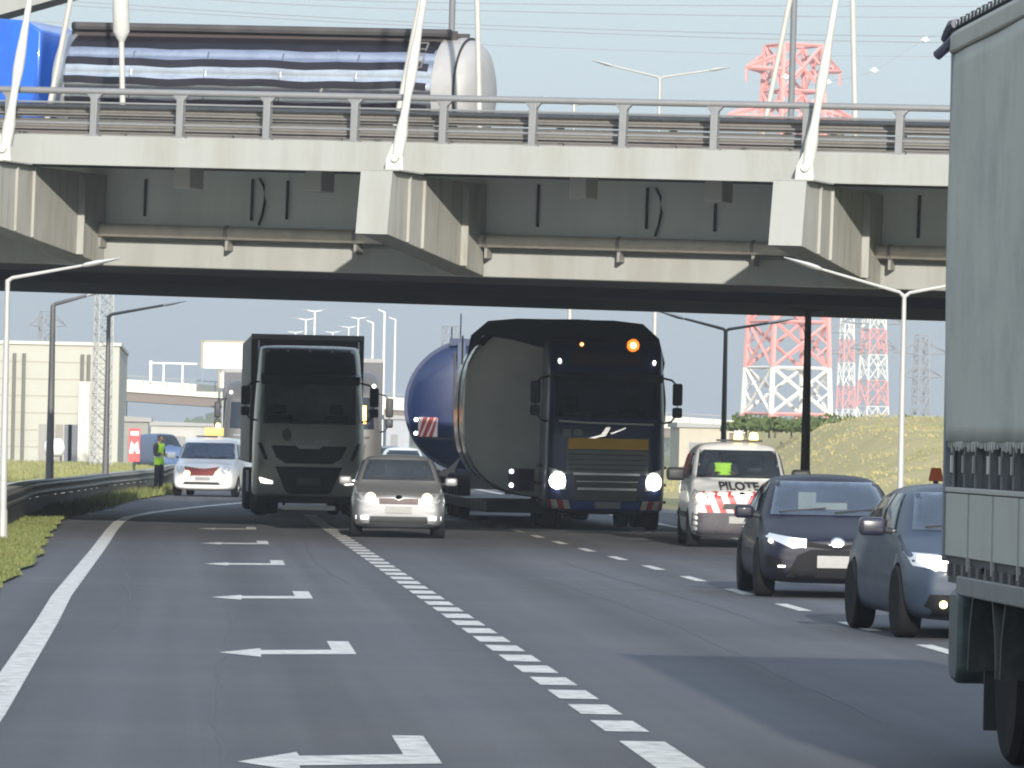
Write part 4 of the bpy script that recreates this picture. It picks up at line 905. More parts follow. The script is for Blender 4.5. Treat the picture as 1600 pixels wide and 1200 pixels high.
def navy_lorry():
    l = gnd(945, 829); t = empty('heavy_haulage_lorry', (l.x, l.y, .004), R(.6), 'navy blue heavy haulage lorry with dazzling headlights and an orange lamp on its roof', 'lorry')
    P = mat('deep_navy_paint', (.018,.028,.10), .4, .05, coat=.4, var=.15)
    rows = [(.36,.08,.94),(.42,.02,.97),(.75,0,.985),(1.3,.0,.985),(2.0,.03,.98),(2.2,.06,.975),(2.7,.15,.96),(3.1,.24,.95),(3.3,.30,.95),(3.6,.42,.95),(3.82,.7,.93),(3.88,1.2,.92)]
    me = cabshell(rows); ws = [(-1.04,2.26),(1.04,2.26),(1.02,3.02),(-1.02,3.02)]
    tr = bvh(me); cut_open(me, ws, ylim=.8); mkobj('cab', me, P, t); truck_interior(t, 2.2)
    patch(tr, ws, 'windshield', glass, t, mx=.2)
    mb = MB(); mb.loft([[(-1.14,.06,3.02),(1.14,.06,3.02),(1.14,.3,3.16),(-1.14,.3,3.16)], [(-1.1,-.06,2.98),(1.1,-.06,2.98),(1.12,-.03,3.1),(-1.12,-.03,3.1)]]); mb.build('sun_visor', mat('visor_tint', (.03,.035,.03), .2), t, bevel=.015)
    patch(tr, [(-.75,3.30),(.75,3.30),(.72,3.62),(-.72,3.62)], 'roof_sign', mat('sign_dark', (.03,.02,.03), .4), t, off=.012)
    fr = blk
    for x, m_, r_ in ((-.52, amber, .045), (.52, amber, .13)):
        c = MB(); c.lathe([(0,r_*1.3),(.12,r_*1.35),(.14,r_*1.1)], (x, .42, 3.74), (0,-1,0), 18); o = c.build('spot_lamp', fr, t)
        c = MB(); c.ball((x, .27, 3.74), r_, (1,.5,1)); o = c.build('lens', mat('amber_lens_glow', (1,.20,.02), .3, emit=1.4), o)
        c = MB(); c.ball((x, .23, 3.74), r_*.55, (1,.5,1)); c.build('bulb', mat('amber_bright_glow', (1,.55,.15), .3, emit=7), o)
    for x in (-.95, .97): patch(tr, oval(x,3.40,.03,.05,10), 'marker_lamp', lampw, t, off=.02, mx=.05)
    mb = MB(); mb.tube([(-.97,-.03,2.19),(-.5,-.06,2.165),(.3,-.06,2.15),(.95,-.02,2.15)], .02, 8); mb.build('wiper', mat('trim_white', (.75,.77,.78), .3), t)
    mb = MB(); mb.box((-.85,.35,2.2), (-.3,.6,2.36)); mb.box((-.3,.4,2.2), (.05,.5,2.27)); mb.build('papers', mat('paper', (.45,.48,.40), .8), t)
    mb = MB(); mb.prism([(-.42,-.06,1.84),(-.12,-.06,1.93),(-.02,-.06,2.08),(.08,-.06,2.08),(-.02,-.06,1.90),(-.38,-.06,1.81)], (0,.02,0)); mb.prism([(.06,-.06,1.96),(.36,-.06,2.08),(.40,-.06,2.06),(.10,-.06,1.93)], (0,.02,0)); mb.build('emblem', chrome, t, bevel=.004)
    for p in (rect(-.88,1.88,-.72,2.02), oval(-.58,1.96,.10,.07)): patch(tr, p, 'sticker', mat('sticker_grey', (.25,.27,.25), .5), t, off=.008)
    box('oversize_load_sign', (-.78,-.11,1.63), (.84,-.08,1.85), mat('sign_ochre', (.95,.56,.05), .6, dirt=(.85,.45,.05), dscale=4), t, .01)
    patch(tr, rect(-.80,1.12,.85,1.60), 'upper_grille', mat('grille_grey', (.24,.26,.26), .5, .1), t, mx=.25, off=.01)
    patch(tr, [(-.66,1.10),(.68,1.10),(.62,.60),(-.60,.60)], 'lower_grille', mat('grille_dark', (.13,.14,.12), .5), t, mx=.25, off=.008)
    mb = MB()
    for z in (1.22,1.32,1.42,1.52): mb.box((-.76,-.07,z-.01), (.80,-.05,z+.01))
    mb.build('grille_slats', mat('slat_dark', (.06,.07,.08), .4), t)
    for z, a, b in ((1.13,-.66,.68),(.83,-.58,.62),(.98,-.6,.64)): box('chrome_strip', (a,-.08,z-.022 if z != .98 else z-.008), (b,-.055,z+.022 if z != .98 else z+.008), chrome, t)
    patch(tr, rect(-.22,.44,.30,.57), 'number_plate', mat('plate_dull', (.35,.36,.38), .6), t, off=.03)
    for s_ in (-1, 1):
        p = [(s_*1.14,1.25),(s_*.82,1.15),(s_*.80,.80),(s_*1.12,.85)][::s_]
        h = patch(tr, p, 'headlight', lens, t, off=.012, mx=.1); patch(tr, oval(s_*.98,.98,.15,.16), 'bulb', lampg, h, off=.035, mx=.08)
        for i in range(4):
            x0 = s_*(.70+i*.12); patch(tr, [(x0,.42),(x0+s_*.12,.42),(x0+s_*.17,.60),(x0+s_*.05,.60)][::s_], 'chevron_stripe', redp if i % 2 else white2, t, off=.012)
        truck_mirror(t, s_*1.27, .30, 2.65, blk, .8)
        for k in range(3): box('step', (s_*1.24-.06, .9, .55+k*.35), (s_*1.24+.06, 1.5, .60+k*.35), blk, t)
    patch(tr, rect(-.7,.40,.7,.58), 'bumper_panel', mat('bumper_blue', (.02,.06,.28), .4, coat=.5), t, off=.004)
    wipers(tr, t, [[(-.9,2.28),(-.2,2.34)], [(-.1,2.28),(.6,2.34)]])
    for x in (-1.03, 1.03): bigwheel(t, x, 1.35); bigwheel(t, x, 4.6, True)
    # low loader
    mb = MB(); mb.box((-.45, 2.1, .6), (.45, 5.4, .95)); mb.box((-2.2, 3.3, .28), (.9, 21.5, .5)); mb.build('low_loader_bed', dark, t, bevel=.02)
    for y in (15.5, 16.8, 18.1, 19.4):
        for x in (-2.0, .7): bigwheel(t, x, y)
    # two little side marker lamps on a striped board, standing out beside the cab
    ex = (804-945)/77.3
    bd = box('marker_board', (ex-.02, 1.75, .74), (ex+.5, 1.79, 1.2), mat('board_plum', (.025,.008,.03), .6), t)
    for z in (1.14, .86): mb = MB(); mb.ball((ex+.03, 1.73, z), .045); mb.build('marker_lamp', mat('marker_glow', (.85,.88,1), .3, emit=5), bd)
    mb = MB(); mb.cyl((ex+.4, 1.8, .95), (-1.2, 1.9, .9), .03); mb.build('board_arm', dark, t)
    return l
nl = navy_lorry()

def big_load(l):
    p = at(880, 640, l.y+3.4); t = empty('cargo_vessel', (p.x, l.y+3.4, .52), R(-1.2), 'huge dull grey rounded vessel lying on the low loader behind the navy lorry', 'cargo')
    zc = p.z-.52; W, Hh = 2.08, 1.84; n = 64
    def ring(y, k, pw=2.9, dz=0): 
        out = []
        for i in range(n):
            a = 2*PI*i/n; c, s_ = math.cos(a), math.sin(a)
            out.append((W*k*abs(c)**(2/pw)*(1 if c > 0 else -1), y, zc+dz+Hh*k*abs(s_)**(2/pw)*(1 if s_ > 0 else -1)))
        return out
    endm = mat('vessel_end_grey', (.78,.80,.77), .75, 0, dirt=(.62,.65,.63), dscale=.8, var=.1)
    side = mat('vessel_steel', (.42,.44,.42), .22, .9, bump=.05, bs=2.)
    mb = MB(); mb.loft([ring(-.30,.05), ring(-.29,.5), ring(-.22,.8), ring(-.10,.94), ring(0,.985)]); mb.build('end_cap', endm, t, 60)
    mb = MB(); mb.loft([ring(.001,.985), ring(.02,1), ring(8,1), ring(8.3,.97)]); mb.build('shell', side, t, 40)
    tarp = mat('tarpaulin_dark', (.022,.024,.032), .75, bump=.5, bs=3.)
    m = 40; R0 = []; mb = MB()
    for y, k in ((-.12, .965), (-.05, 1.0), (.05, 1.02), (3, 1.02), (5, 1.018), (8.2, 1.02)):
        row = []
        for i in range(m+1):
            a = PI*(-.02 + 1.0*i/m) + .02; c, s_ = math.cos(a), math.sin(a); wob = 1+.004*math.sin(i*1.7+y)
            row.append(mb.bm.verts.new((W*k*wob*abs(c)**(2/2.9)*(1 if c > 0 else -1), y, zc+Hh*k*wob*abs(s_)**(2/2.9)*(1 if s_ > 0 else -1))))
        R0.append(row)
    lo = 22 if False else m
    for r0, r1_ in zip(R0, R0[1:]):
        for i in range(int(m*.0), int(m*.80)): mb.bm.faces.new((r0[i], r0[i+1], r1_[i+1], r1_[i]))
    o = mb.build('tarpaulin', tarp, t, 60); md = o.modifiers.new('s', 'SOLIDIFY'); md.thickness = .012
    mb = MB()   # draped cap over the top of the end
    pts = [(W*.97*math.cos(a)*1.0 if abs(math.cos(a)) < .99 else W*.97*math.copysign(1, math.cos(a)), -.33+.30*abs(math.cos(a))**4, zc+Hh*1.0*abs(math.sin(a))**(.6)) for a in [PI*i/16 for i in range(17)]]
    mb.prism([(-2.02,-.36,zc+1.05),(-1.7,-.36,zc+1.5),(-1.1,-.36,zc+1.42),(0,-.36,zc+1.15),(1.1,-.36,zc+.9),(2.0,-.36,zc+.6),(2.07,-.36,zc+1.0),(1.94,-.36,zc+1.5),(1.6,-.36,zc+1.80),(1.0,-.36,zc+1.86),(-1.0,-.36,zc+1.86),(-1.6,-.36,zc+1.80),(-1.94,-.36,zc+1.5)], (0,.45,0)); mb.build('tarpaulin_flap', tarp, t, 60, .03)
    for y in (3.5,):
        mb = MB(); mb.loft([[(x*1.012, yy, zc+(z-zc)*1.012) for x, yy, z in ring(y, 1)], [(x*1.012, yy, zc+(z-zc)*1.012) for x, yy, z in ring(y+.08, 1)]]); mb.build('strap', mat('strap_grey', (.2,.2,.19), .7), t)
    # number plate like mark on the shell
    mb = MB(); mb.box((-W-.012, .5, zc+.9), (-W+.0, 1.6, zc+1.5)); mb.build('label_panel', mat('cream_panel', (.5,.47,.38), .6), t)
    return t
big_load(nl)

def blue_tank():
    Y = 148; p = at(735, 635, Y); t = empty('tank_trailer', (p.x, Y, .004), R(-6), 'dark blue round tank trailer with a red and white board, left of the grey vessel', 'trailer')
    z = p.z; bl_ = mat('tank_blue', (.009,.02,.075), .35, .1, coat=.5, var=.12, vs=1., dirt=(.015,.025,.06), dscale=1.2)
    r = 1.62
    mb = MB(); mb.lathe([(-.28,.02),(-.27,r*.4),(-.22,r*.7),(-.12,r*.88),(0,r*.97),(.06,r),(10,r),(10.2,r*.9)], (0,0,z), (0,1,0), 64); mb.build('tank', bl_, t, 45)
    mb = MB(); mb.lathe([(.0,r+.01),(.0,r+.04),(.08,r+.04),(.08,r+.01)], (0,0,z), (0,1,0), 64); mb.build('rim', bl_, t)
    sx = -.38
    mb = MB(); mb.box((sx-.02,-.36,z-1.0), (sx+.02,-.2,z+1.35)); mb.build('vertical_seam', blk, t)
    mb = MB(); mb.box((sx+.05,-.38,z-1.1), (sx+.26,-.25,z+1.6)); mb.build('ladder_panel', mat('panel_blue', (.02,.045,.10), .4), t, bevel=.01)
    mb = MB(); mb.box((-.55,-.1,z+1.5), (.1,.6,z+1.68)); mb.tube([(-.5,0,z+1.66),(-.5,0,z+1.95),(-.5,.2,z+1.98)], .02, 6); mb.tube([(-.28,0,z+1.66),(-.28,0,z+2.3)], .02, 6); mb.build('top_fitting', bl_, t)
    bx = (656-735)/62.8
    bd = box('hazard_board', (bx,-.50,z-.78), (bx+.48,-.46,z-.30), white2, t)
    for i in range(3):
        a = bx+.02+i*.16-.08; mb = MB(); x0 = max(a, bx); mb.prism([(x0,-.505,z-.78),(a+.1,-.505,z-.78),(min(a+.30, bx+.48),-.505,z-.30),(min(a+.18, bx+.48),-.505,z-.30)], (0,.004,0)); mb.build('red_stripe', redp, bd)
    for zz in (z-.36, z-.70): mb = MB(); mb.ball((bx-.06,-.45,zz), .05); mb.build('marker_lamp', mat('marker_glow', (.85,.88,1), .3, emit=5), t)
    mb = MB(); mb.box((bx,-.44,z-.84), (.35,-.40,z-.80)); mb.box((-1.1, .1,.7), (1.1, 10, .95)); mb.box((-1.25,.0,.55), (1.25,.15,.9)); mb.build('chassis', dark, t)
    mb = MB(); mb.prism([(-.9,-.3,.9),(-.5,-.3,1.05),(-.2,-.3,1.35),(-.35,-.3,1.0),(-.3,-.3,.8)], (0,.2,0)); mb.build('coupling', mat('coupling_grey', (.14,.13,.12), .6), t)
    for y in (1.2, 2.6, 7.5, 8.9):
        for x in (-1.0, 1.0): bigwheel(t, x, y)
blue_tank()

# far small cars
def far_car(px, Y, label, m):
    p = at(px, 700, Y); t = empty('far_car', (p.x, Y, .004), 0, label, 'car', 'cars far back in the queue')
    me = carbody(4.2, 1.75, 1.45, .70, .95, 1.0, 1.7, 3.2, n=1); tr = bvh(me); mkobj('body', me, m, t)
    patch(tr, [(-.68,1.0),(.68,1.0),(.56,1.36),(-.56,1.36)], 'windshield', sideglass, t)
    for s_ in (-1, 1): patch(tr, oval(s_*.62,.7,.1,.06), 'headlight', lampw, t, off=.02)
    for y in (.8, 3.4):
        for sx in (1, -1): wheel(t, sx*.77, y, .32, .2, sx)
    return t
c0 = far_car(632, 215, 'white car far back, just above the roof of the silver hatchback', whitep)
c1 = far_car(606, 262, 'grey car furthest back between the taupe lorry and the blue tank', mat('far_grey', (.2,.22,.25), .4, .3))

# ------------------------------------------------------------------ curtain side trailer at the right
def right_trailer():
    t = empty('curtainsider_trailer', (4.405, 34.6, .004), R(0), 'grey curtain side trailer filling the right edge with buckled straps and black wheels', 'trailer')
    W = 2.5
    cur = mat('curtain_grey', (.41,.405,.365), .6, var=.06, vs=1.2, dirt=(.27,.275,.255), dscale=1.3, damt=.75, bump=.25, bs=3.)
    # curtain with shallow waves
    mb = MB(); nx, nz = 90, 26; rows = []
    for k in range(nz+1):
        z = 1.80+(4.06-1.80)*k/nz; row = []
        for i in range(nx+1):
            y = -i*(13.4/nx); fall = (1-k/nz)
            row.append(mb.bm.verts.new((.012*math.sin(y*9.0)*fall**3+.006*math.sin(y*2.3+z*1.5)+.010*math.sin(z*1.7+y*.6), y, z)))
        rows.append(row)
    for a, b in zip(rows, rows[1:]):
        for i in range(nx): mb.bm.faces.new((a[i], a[i+1], b[i+1], b[i]))
    c = mb.build('curtain', cur, t, 60); md = c.modifiers.new('s', 'SOLIDIFY'); md.thickness = .01
    mb = MB()   # scalloped lower fringe
    y = 0
    while y > -13.2:
        w_ = random.uniform(.05, .12); h = random.uniform(.03, .065); mb.prism([(.004,y,1.80),(.004,y-w_,1.80),(.004,y-w_*.8,1.80-h),(.004,y-w_*.35,1.80-h*random.uniform(.7,1.1))], (.008,0,0)); y -= w_+random.uniform(0,.03)
    mb.build('curtain_fringe', cur, c, 0)
    box('roof', (.02, -13.5, 4.215), (W-.02, .03, 4.25), mat('roof_grey', (.3,.3,.3), .6), t)
    mb = MB(); mb.prism([(-.03,.02,4.07),(.05,.02,4.06),(.05,.02,4.20),(.01,.02,4.21),(-.03,.02,4.17)], (0,-13.5,0)); mb.build('roof_rail', mat('roof_rail_beige', (.34,.32,.28), .5, dirt=(.2,.19,.17), dscale=5), t, bevel=.012)
    rp = MB(); 
    rings = []
    for i in range(340):
        y = .05-i*.04; h = 4.245+(.022 if i % 2 else 0)+.006*math.sin(i*2.1); rings.append([(0,y,4.215),(.05,y,4.215),(.05,y,h),(0,y,h)])
    rp.loft(rings)
    o = rp.build('roof_cord', mat('cord_black', (.018,.02,.024), .7), t, 35, .008)
    rp = MB(); rp.box((-.004, -.085, 4.222), (-.001, -.045, 4.252)); f0 = rp.build('cord_fleck', mat('cord_pale', (.45,.47,.48), .6), o)
    for i in range(1, 40): q = f0.copy(); q.location.y = -i*.16; col.objects.link(q)
    hk = MB(); hk.tube([(.0,-.05,4.24),(.0,.06,4.23),(-.02,.16,4.19),(-.04,.2,4.16)], .03, 8, radii=[.03,.045,.035,.02]); hk.tube([(.0,-.02,4.16),(-.05,.05,4.10),(-.09,.10,4.06)], .028, 8, radii=[.03,.03,.03]); hk.build('corner_hook', mat('hook_dark', (.02,.022,.045), .5), t)
    box('rear_post', (-.012, -.002, 1.10), (.06, .07, 4.20), mat('post_steel', (.18,.20,.23), .5, .3), t, .008)
    box('rear_doors', (.061, .01, 1.1), (W, .06, 4.2), mat('door_grey', (.25,.25,.25), .5), t)
    box('front_wall', (.02, -13.5, 1.1), (W, -13.44, 4.2), mat('door_grey', (.25,.25,.25), .5), t)
    box('right_curtain', (W-.01, -13.4, 1.1), (W, 0, 4.2), cur, t)
    # dark gap with cargo and straps
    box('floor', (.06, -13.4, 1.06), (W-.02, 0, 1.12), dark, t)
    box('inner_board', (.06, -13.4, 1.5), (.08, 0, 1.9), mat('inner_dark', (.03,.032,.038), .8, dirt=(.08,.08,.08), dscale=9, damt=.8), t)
    for i in range(26):
        y = -.18-i*.52+random.uniform(-.05,.05)
        mb = MB(); mb.box((.012, y-.022, 1.53), (.02, y+.022, 1.86)); s_ = mb.build('strap', mat('strap_pale', (.16,.17,.16), .8), t)
        mb = MB(); mb.box((.0, y-.03, 1.62), (.012, y+.03, 1.72)); mb.build('buckle', mat('buckle_grey', (.28,.29,.29), .4, .5) if i % 3 else mat('buckle_bright', (.55,.56,.56), .4, .5), s_)
    box('board_top_rail', (-.005, -13.4, 1.505), (.05, 0, 1.535), mat('rail_pale', (.38,.37,.34), .6), t, .006)
    bd = mat('board_grey', (.38,.38,.34), .6, var=.05, dirt=(.31,.32,.30), dscale=2, damt=.6)
    y = -.01
    for i in range(13):
        w_ = 1.03; o = box('side_board', (.0, y-w_+.012, 1.135), (.03, y, 1.50), bd, t, .006); y -= w_
        mb = MB(); mb.box((-.008, y-.012, 1.06), (.012, y+.018, 1.5)); mb.build('board_latch', mat('latch', (.30,.31,.30), .5), o)
    mb = MB(); mb.box((.02, -13.4, .98), (.10, -.02, 1.13)); mb.box((.6,-13.4,.8), (.75,0,1.05)); mb.box((1.75,-13.4,.8), (1.9,0,1.05))
    mb.build('chassis', dark, t)
    mb = MB()
    mb.box((.0, 0, 1.02), (.02, -.07, 1.09)); h0 = mb.build('rope_hook', mat('hook_grey', (.09,.085,.09), .6), t); h0.location.y = -.1
    for i in range(1, 16): q = h0.copy(); q.location.y = -.1-i*.33; col.objects.link(q)
    # wheels, mudguards
    for y in (-1.55, -2.9, -4.25):
        for x in (.30, W-.30): bigwheel(t, x, y, False)
        a = MB(); pr = []
        for k in range(9): an = PI*k/8; pr.append((y+.60*math.cos(an), .5+.60*math.sin(an)))
        a.prism([(.02, p, q) for p, q in pr]+[(.02, y+.57*math.cos(PI*k/8), .5+.57*math.sin(PI*k/8)) for k in range(8,-1,-1)], (.45,0,0)); a.build('mudguard', mat('mudguard_dark', (.035,.04,.042), .6, dirt=(.09,.095,.09), dscale=8), t)
    mb = MB(); mb.box((.12,-.95,.16), (.52,-.92,1.0)); mb.build('mud_flap', blk, t)
    mb = MB(); mb.prism([(-.01,-.62,.92),(-.01,-4.9,.92),(-.01,-4.9,1.03),(-.01,-.62,1.03)], (.03,0,0)); mb.build('side_guard', mat('guard_grey', (.17,.17,.165), .6, dirt=(.12,.11,.10), dscale=5), t, bevel=.01)
    mb = MB(); mb.box((.1,.0,.42), (W-.1,.08,.54)); mb.build('under_run_bar', dark, t, bevel=.01)
    # canister hanging at the rear corner
    mb = MB(); mb.prism([(0,.02,.92),(0,-.05,.96),(0,-.34,.96),(0,-.40,.90),(0,-.40,.50),(0,-.30,.42),(0,-.06,.44),(0,.02,.52)], (.20,0,0)); o = mb.build('canister', mat('canister_green', (.035,.055,.055), .45, dirt=(.08,.11,.11), dscale=6), t, bevel=.03); o.location = (.02, -.1, -.02)
    mb = MB(); mb.tube([(.1,-.02,.96),(.1,.02,1.0),(.1,.10,1.0),(.1,.13,.93)], .018, 8); mb.build('canister_handle', mat('handle_pale', (.20,.26,.25), .5), o)
    mb = MB(); mb.box((.09,-.30,.96), (.13,-.27,1.1)); mb.box((.09,-.06,.96), (.13,-.03,1.1)); mb.build('canister_bracket', mat('rusty', (.14,.07,.04), .8), o)
right_trailer()

# ------------------------------------------------------------------ guard rail on the left
def guard_rail():
    t = empty('guard_rail', (-3.3, 100, .03), 0, 'long weathered steel guard rail with a lower panel along the left verge', 'guard rail')
    st = mat('rail_steel', (.20,.19,.17), .55, .4, dirt=(.10,.09,.08), dscale=2, damt=.7)
    def beam(name, zc, hg, dep, m):
        pr = [(0,-.5),(.0,-.42),(1,-.3),(1,-.2),(.1,-.06),(.1,.06),(1,.2),(1,.3),(0,.42),(0,.5)] if dep > .03 else [(0,-.5),(1,-.5),(1,.5),(0,.5)]
        back = [(-.15,.5),(-.15,-.5)] if dep > .03 else []
        rings = []; Y = 40.
        while Y < 215: x = barx(Y); rings.append([(x+3.3+dep*p, Y-100, zc+hg*q) for p, q in pr] + [(x+3.3-.012, Y-100, zc+hg*q) for q in (.5, -.5)][:2 if back else 0]); Y += 1.5
        mb = MB(); mb.loft(rings); return mb.build(name, m, t, 20)
    beam('beam', .51, .31, .08, st); beam('lower_panel', .2, .28, .02, mat('panel_steel', (.14,.13,.12), .6, .3, dirt=(.07,.065,.06), dscale=2, damt=.7))
    rings = []; Y = 40.
    while Y < 215: x = barx(Y)+3.3; rings.append([(x-.32, Y-100, .63), (x+.02, Y-100, .63), (x+.02, Y-100, .665), (x-.32, Y-100, .665)]); Y += 1.5
    mb = MB(); mb.loft(rings); mb.build('top_cap', mat('cap_pale', (.33,.32,.29), .7, dirt=(.2,.19,.17), dscale=2), t, 20)
    mb = MB(); mb.box((-.16,-.05,-.2), (-.06,.05,.62)); po = mb.build('post', st, t); po.location = (0, -60, 0)
    for i in range(1, 58):
        Y = 40+i*3.; q = po.copy(); q.location = (barx(Y)+3.3, Y-100, 0); col.objects.link(q)
guard_rail()

# ------------------------------------------------------------------ street lamps
lampm = mat('lamp_steel', (.40,.40,.38), .5, .2); headm = mat('lamp_head', (.5,.5,.48), .4)
def lamp(px, py, Y, ends, label, r=.055, group=None, m=None, z=None):
    e0 = at(px, py, Y); m = m or lampm
    t = empty('street_lamp', (e0.x, Y, 0), 0, label, 'street lamp', group); H = e0.z
    mb = MB(); mb.cyl((0,0,0), (0,0,.5), r*1.7, r*1.5, 14); mb.cyl((0,0,.5), (0,0,H), r*1.25, r*.75, 12); mb.build('pole', m, t)
    for ex, ey in ends:
        q = at(ex, ey, Y); d = V((q.x-e0.x, 0, q.z-H)); s_ = 1 if d.x > 0 else -1
        mb = MB(); mb.tube([(0,0,H-.03), (d.x*.06, 0, H+d.z*.12), (d.x, 0, H+d.z)], r*.5, 8, radii=[r*.75, r*.6, r*.45]); a = mb.build('arm', m, t)
        dn = d.normalized(); mb = MB(); n = 10; rings = []
        for k, (f, w_, h) in enumerate(((0,.3,.5),(.12,1,.9),(.35,1.2,1),(.7,1.0,.6),(1,.4,.25))):
            c = V((0,0,H))+d+dn*(f*.62); rings.append([(c.x, c.y+.11*w_*math.cos(2*PI*i/n), c.z+.045*h*math.sin(2*PI*i/n)) for i in range(n)])
        mb.loft(rings); mb.build('lamp_head', headm, t, 50)
    return t
dk = mat('lamp_dark', (.10,.10,.10), .5, .2)
lamp(12, 437, 95, [(128, 415)], 'single arm street lamp at the far left, lit pale in front of the overpass', .05)
lamp(83, 477, 152, [(135, 462)], 'dark street lamp behind the guard rail, its arm running up behind the overpass edge', .085, m=dk)
lamp(170, 493, 157, [(255, 477)], 'dark street lamp with its whole arm visible against the sky under the overpass', .07, m=dk)
lamp(1413, 461, 91, [(1285, 421), (1560, 432)], 'pale double armed street lamp beside the grey curtain side trailer', .045)
lamp(1134, 516, 134, [(1070, 498), (1200, 505)], 'dark double armed street lamp above the escort van', .06, m=dk)
lamp(1263, 484, 120, [(1225, 478), (1310, 480)], 'thick dark lamp pole rising behind the navy car to the overpass', .085, m=mat('pole_brown', (.07,.05,.04), .7))
lamp(1031, 122, 172, [(958, 103), (1108, 110)], 'tall double armed street lamp standing beyond the overpass against the sky', .06)
lamp(897, 163, 240, [(868, 156), (960, 160)], 'faint low lamp with level arms seen through the overpass railing', .09)
wl = mat('lamp_white', (.7,.7,.68), .5)
for px, py, Y, lab in ((583, 505, 640, 'left'), (601, 488, 560, 'middle'), (618, 500, 700, 'right')):
    lamp(px, py, Y, [(px-10, py-4)], 'slender white lamp mast far off above the taupe lorry, %s one of the three' % lab, .13, 'white lamp masts far away', wl)
k = 0
for px, py, Y in ((462,520,700),(478,500,560),(492,487,480),(520,520,760),(545,512,700),(560,498,600)):
    k += 1; lamp(px, py, Y, [(px-11, py-2), (px+11, py-2)], 'pale double lamp mast far away above the olive lorry', .10, 'double lamp masts far away', wl)

# ------------------------------------------------------------------ far background
def hall():
    a = at(187, 541, 330); b = at(-120, 525, 330); z0 = a.z; x0, x1 = b.x-20, a.x
    t = empty('warehouse', (x1, 330, 0), 0, 'cream industrial hall with dark uprights at the far left', 'building')
    mb = MB(); mb.box((x0-x1, 0, 0), (0, 40, z0)); mb.build('wall', mat('hall_cream', (.40,.395,.345), .85, var=.05, vs=.3, dirt=(.36,.35,.31), dscale=.5), t)
    mb = MB(); mb.box((x0-x1-.1, -.15, z0+.002), (.1, 40, z0+.18)); mb.build('roof_edge', mat('hall_edge', (.55,.53,.46), .8), t)
    for i in range(1, 7):
        mb = MB(); mb.box((x0-x1, -.03, z0*i/7.-.03), (-.3, -.002, z0*i/7.+.03)); mb.build('cladding_joint', mat('joint', (.34,.32,.27), .8), t)
    for px in (22, 37, 128, 138, -20):
        q = at(px, 600, 330); mb = MB(); mb.cyl((q.x-x1, -.25, 0), (q.x-x1, -.25, z0-.5), .10, n=8); mb.build('downpipe', mat('pipe_dark', (.14,.14,.12), .8), t)
    for a_, b_, c in ((100, 122, (.10,.11,.13)), (86, 98, (.22,.20,.18)), (60, 74, (.25,.24,.22)), (106, 112, (.4,.4,.4))):
        q, w_ = at(a_, 700, 330), at(b_, 700, 330); mb = MB(); mb.box((q.x-x1, -.06, 0), (w_.x-x1, -.002, 2.2)); mb.build('door', mat('door_%d' % a_, c, .6), t)
    mb = MB(); mb.box((-2.2, -.5, 0), (-1.6, -.002, z0-2)); mb.build('corner_panel', mat('hall_edge', (.55,.53,.46), .8), t)
hall()
def lattice(name, base, w0, w1, H, secs, cols, label, cat, arms=(), group=None, th=.22, yaw=.35):
    t = empty(name, base, yaw, label, cat, group)
    for k in range(secs):
        z0, z1 = H*k/secs, H*(k+1)/secs; a = w0+(w1-w0)*k/secs; b = w0+(w1-w0)*(k+1)/secs; mb = MB()
        c0_ = [(-a,-a),(a,-a),(a,a),(-a,a)]; c1_ = [(-b,-b),(b,-b),(b,b),(-b,b)]
        for i in range(4):
            j = (i+1) % 4; P = lambda c, z: (c[0], c[1], z)
            mb.cyl(P(c0_[i], z0), P(c1_[i], z1), th, n=5); mb.cyl(P(c0_[i], z0), P(c1_[j], z1), th*.7, n=4); mb.cyl(P(c0_[j], z0), P(c1_[i], z1), th*.7, n=4); mb.cyl(P(c1_[i], z1), P(c1_[j], z1), th*.6, n=4)
            # secondary bracing
            m0 = ((c0_[i][0]+c1_[i][0])/2, (c0_[i][1]+c1_[i][1])/2); m1 = ((c0_[j][0]+c1_[j][0])/2, (c0_[j][1]+c1_[j][1])/2); zm = (z0+z1)/2; q = ((m0[0]+m1[0])/2, (m0[1]+m1[1])/2)
            for mm in (m0, m1):
                mb.cyl(P(mm, zm), ((mm[0]+q[0])/2, (mm[1]+q[1])/2, z0+(z1-z0)*.25), th*.35, n=3); mb.cyl(P(mm, zm), ((mm[0]+q[0])/2, (mm[1]+q[1])/2, z0+(z1-z0)*.75), th*.35, n=3)
        mb.build('tower_section', cols[k % len(cols)], t, 0)
    for z, hw, m in arms:
        b = w1*1.1
        for s_ in (-1, 1):
            mb = MB()
            for yy in (-b, b):
                mb.cyl((s_*b, yy, z), (s_*hw, 0, z+.3), th*.8, n=4); mb.cyl((s_*b, yy, z+2.2), (s_*hw, 0, z+.3), th*.8, n=4)
                for f in (.25, .5, .75): mb.cyl((s_*(b+(hw-b)*f), yy*(1-f), z+.3*f), (s_*(b+(hw-b)*f), yy*(1-f), z+2.2-(1.9)*f), th*.4, n=3)
            mb.cyl((s_*hw, 0, z+.3), (s_*hw, 0, z-1.6), th*.5, n=4)
            mb.build('cross_arm', m, t, 0)
    return t
pr_ = mat('pylon_red_hazed', (.70,.29,.26), .7); pw = mat('pylon_white', (.72,.70,.64), .6); pg = mat('pylon_grey', (.22,.22,.23), .7)  # pylon red paled, putting distance haze into its colour
q = at(1228, 700, 800)
lattice('pylon', (q.x, 800, 0), 4.6, 2.9, 56, 9, [pr_, pw, pr_, pr_], 'huge red and white lattice pylon behind the grassy bank, rising above the overpass', 'pylon', [(46, 9.5, pr_), (52.5, 7, pr_)], th=.36)
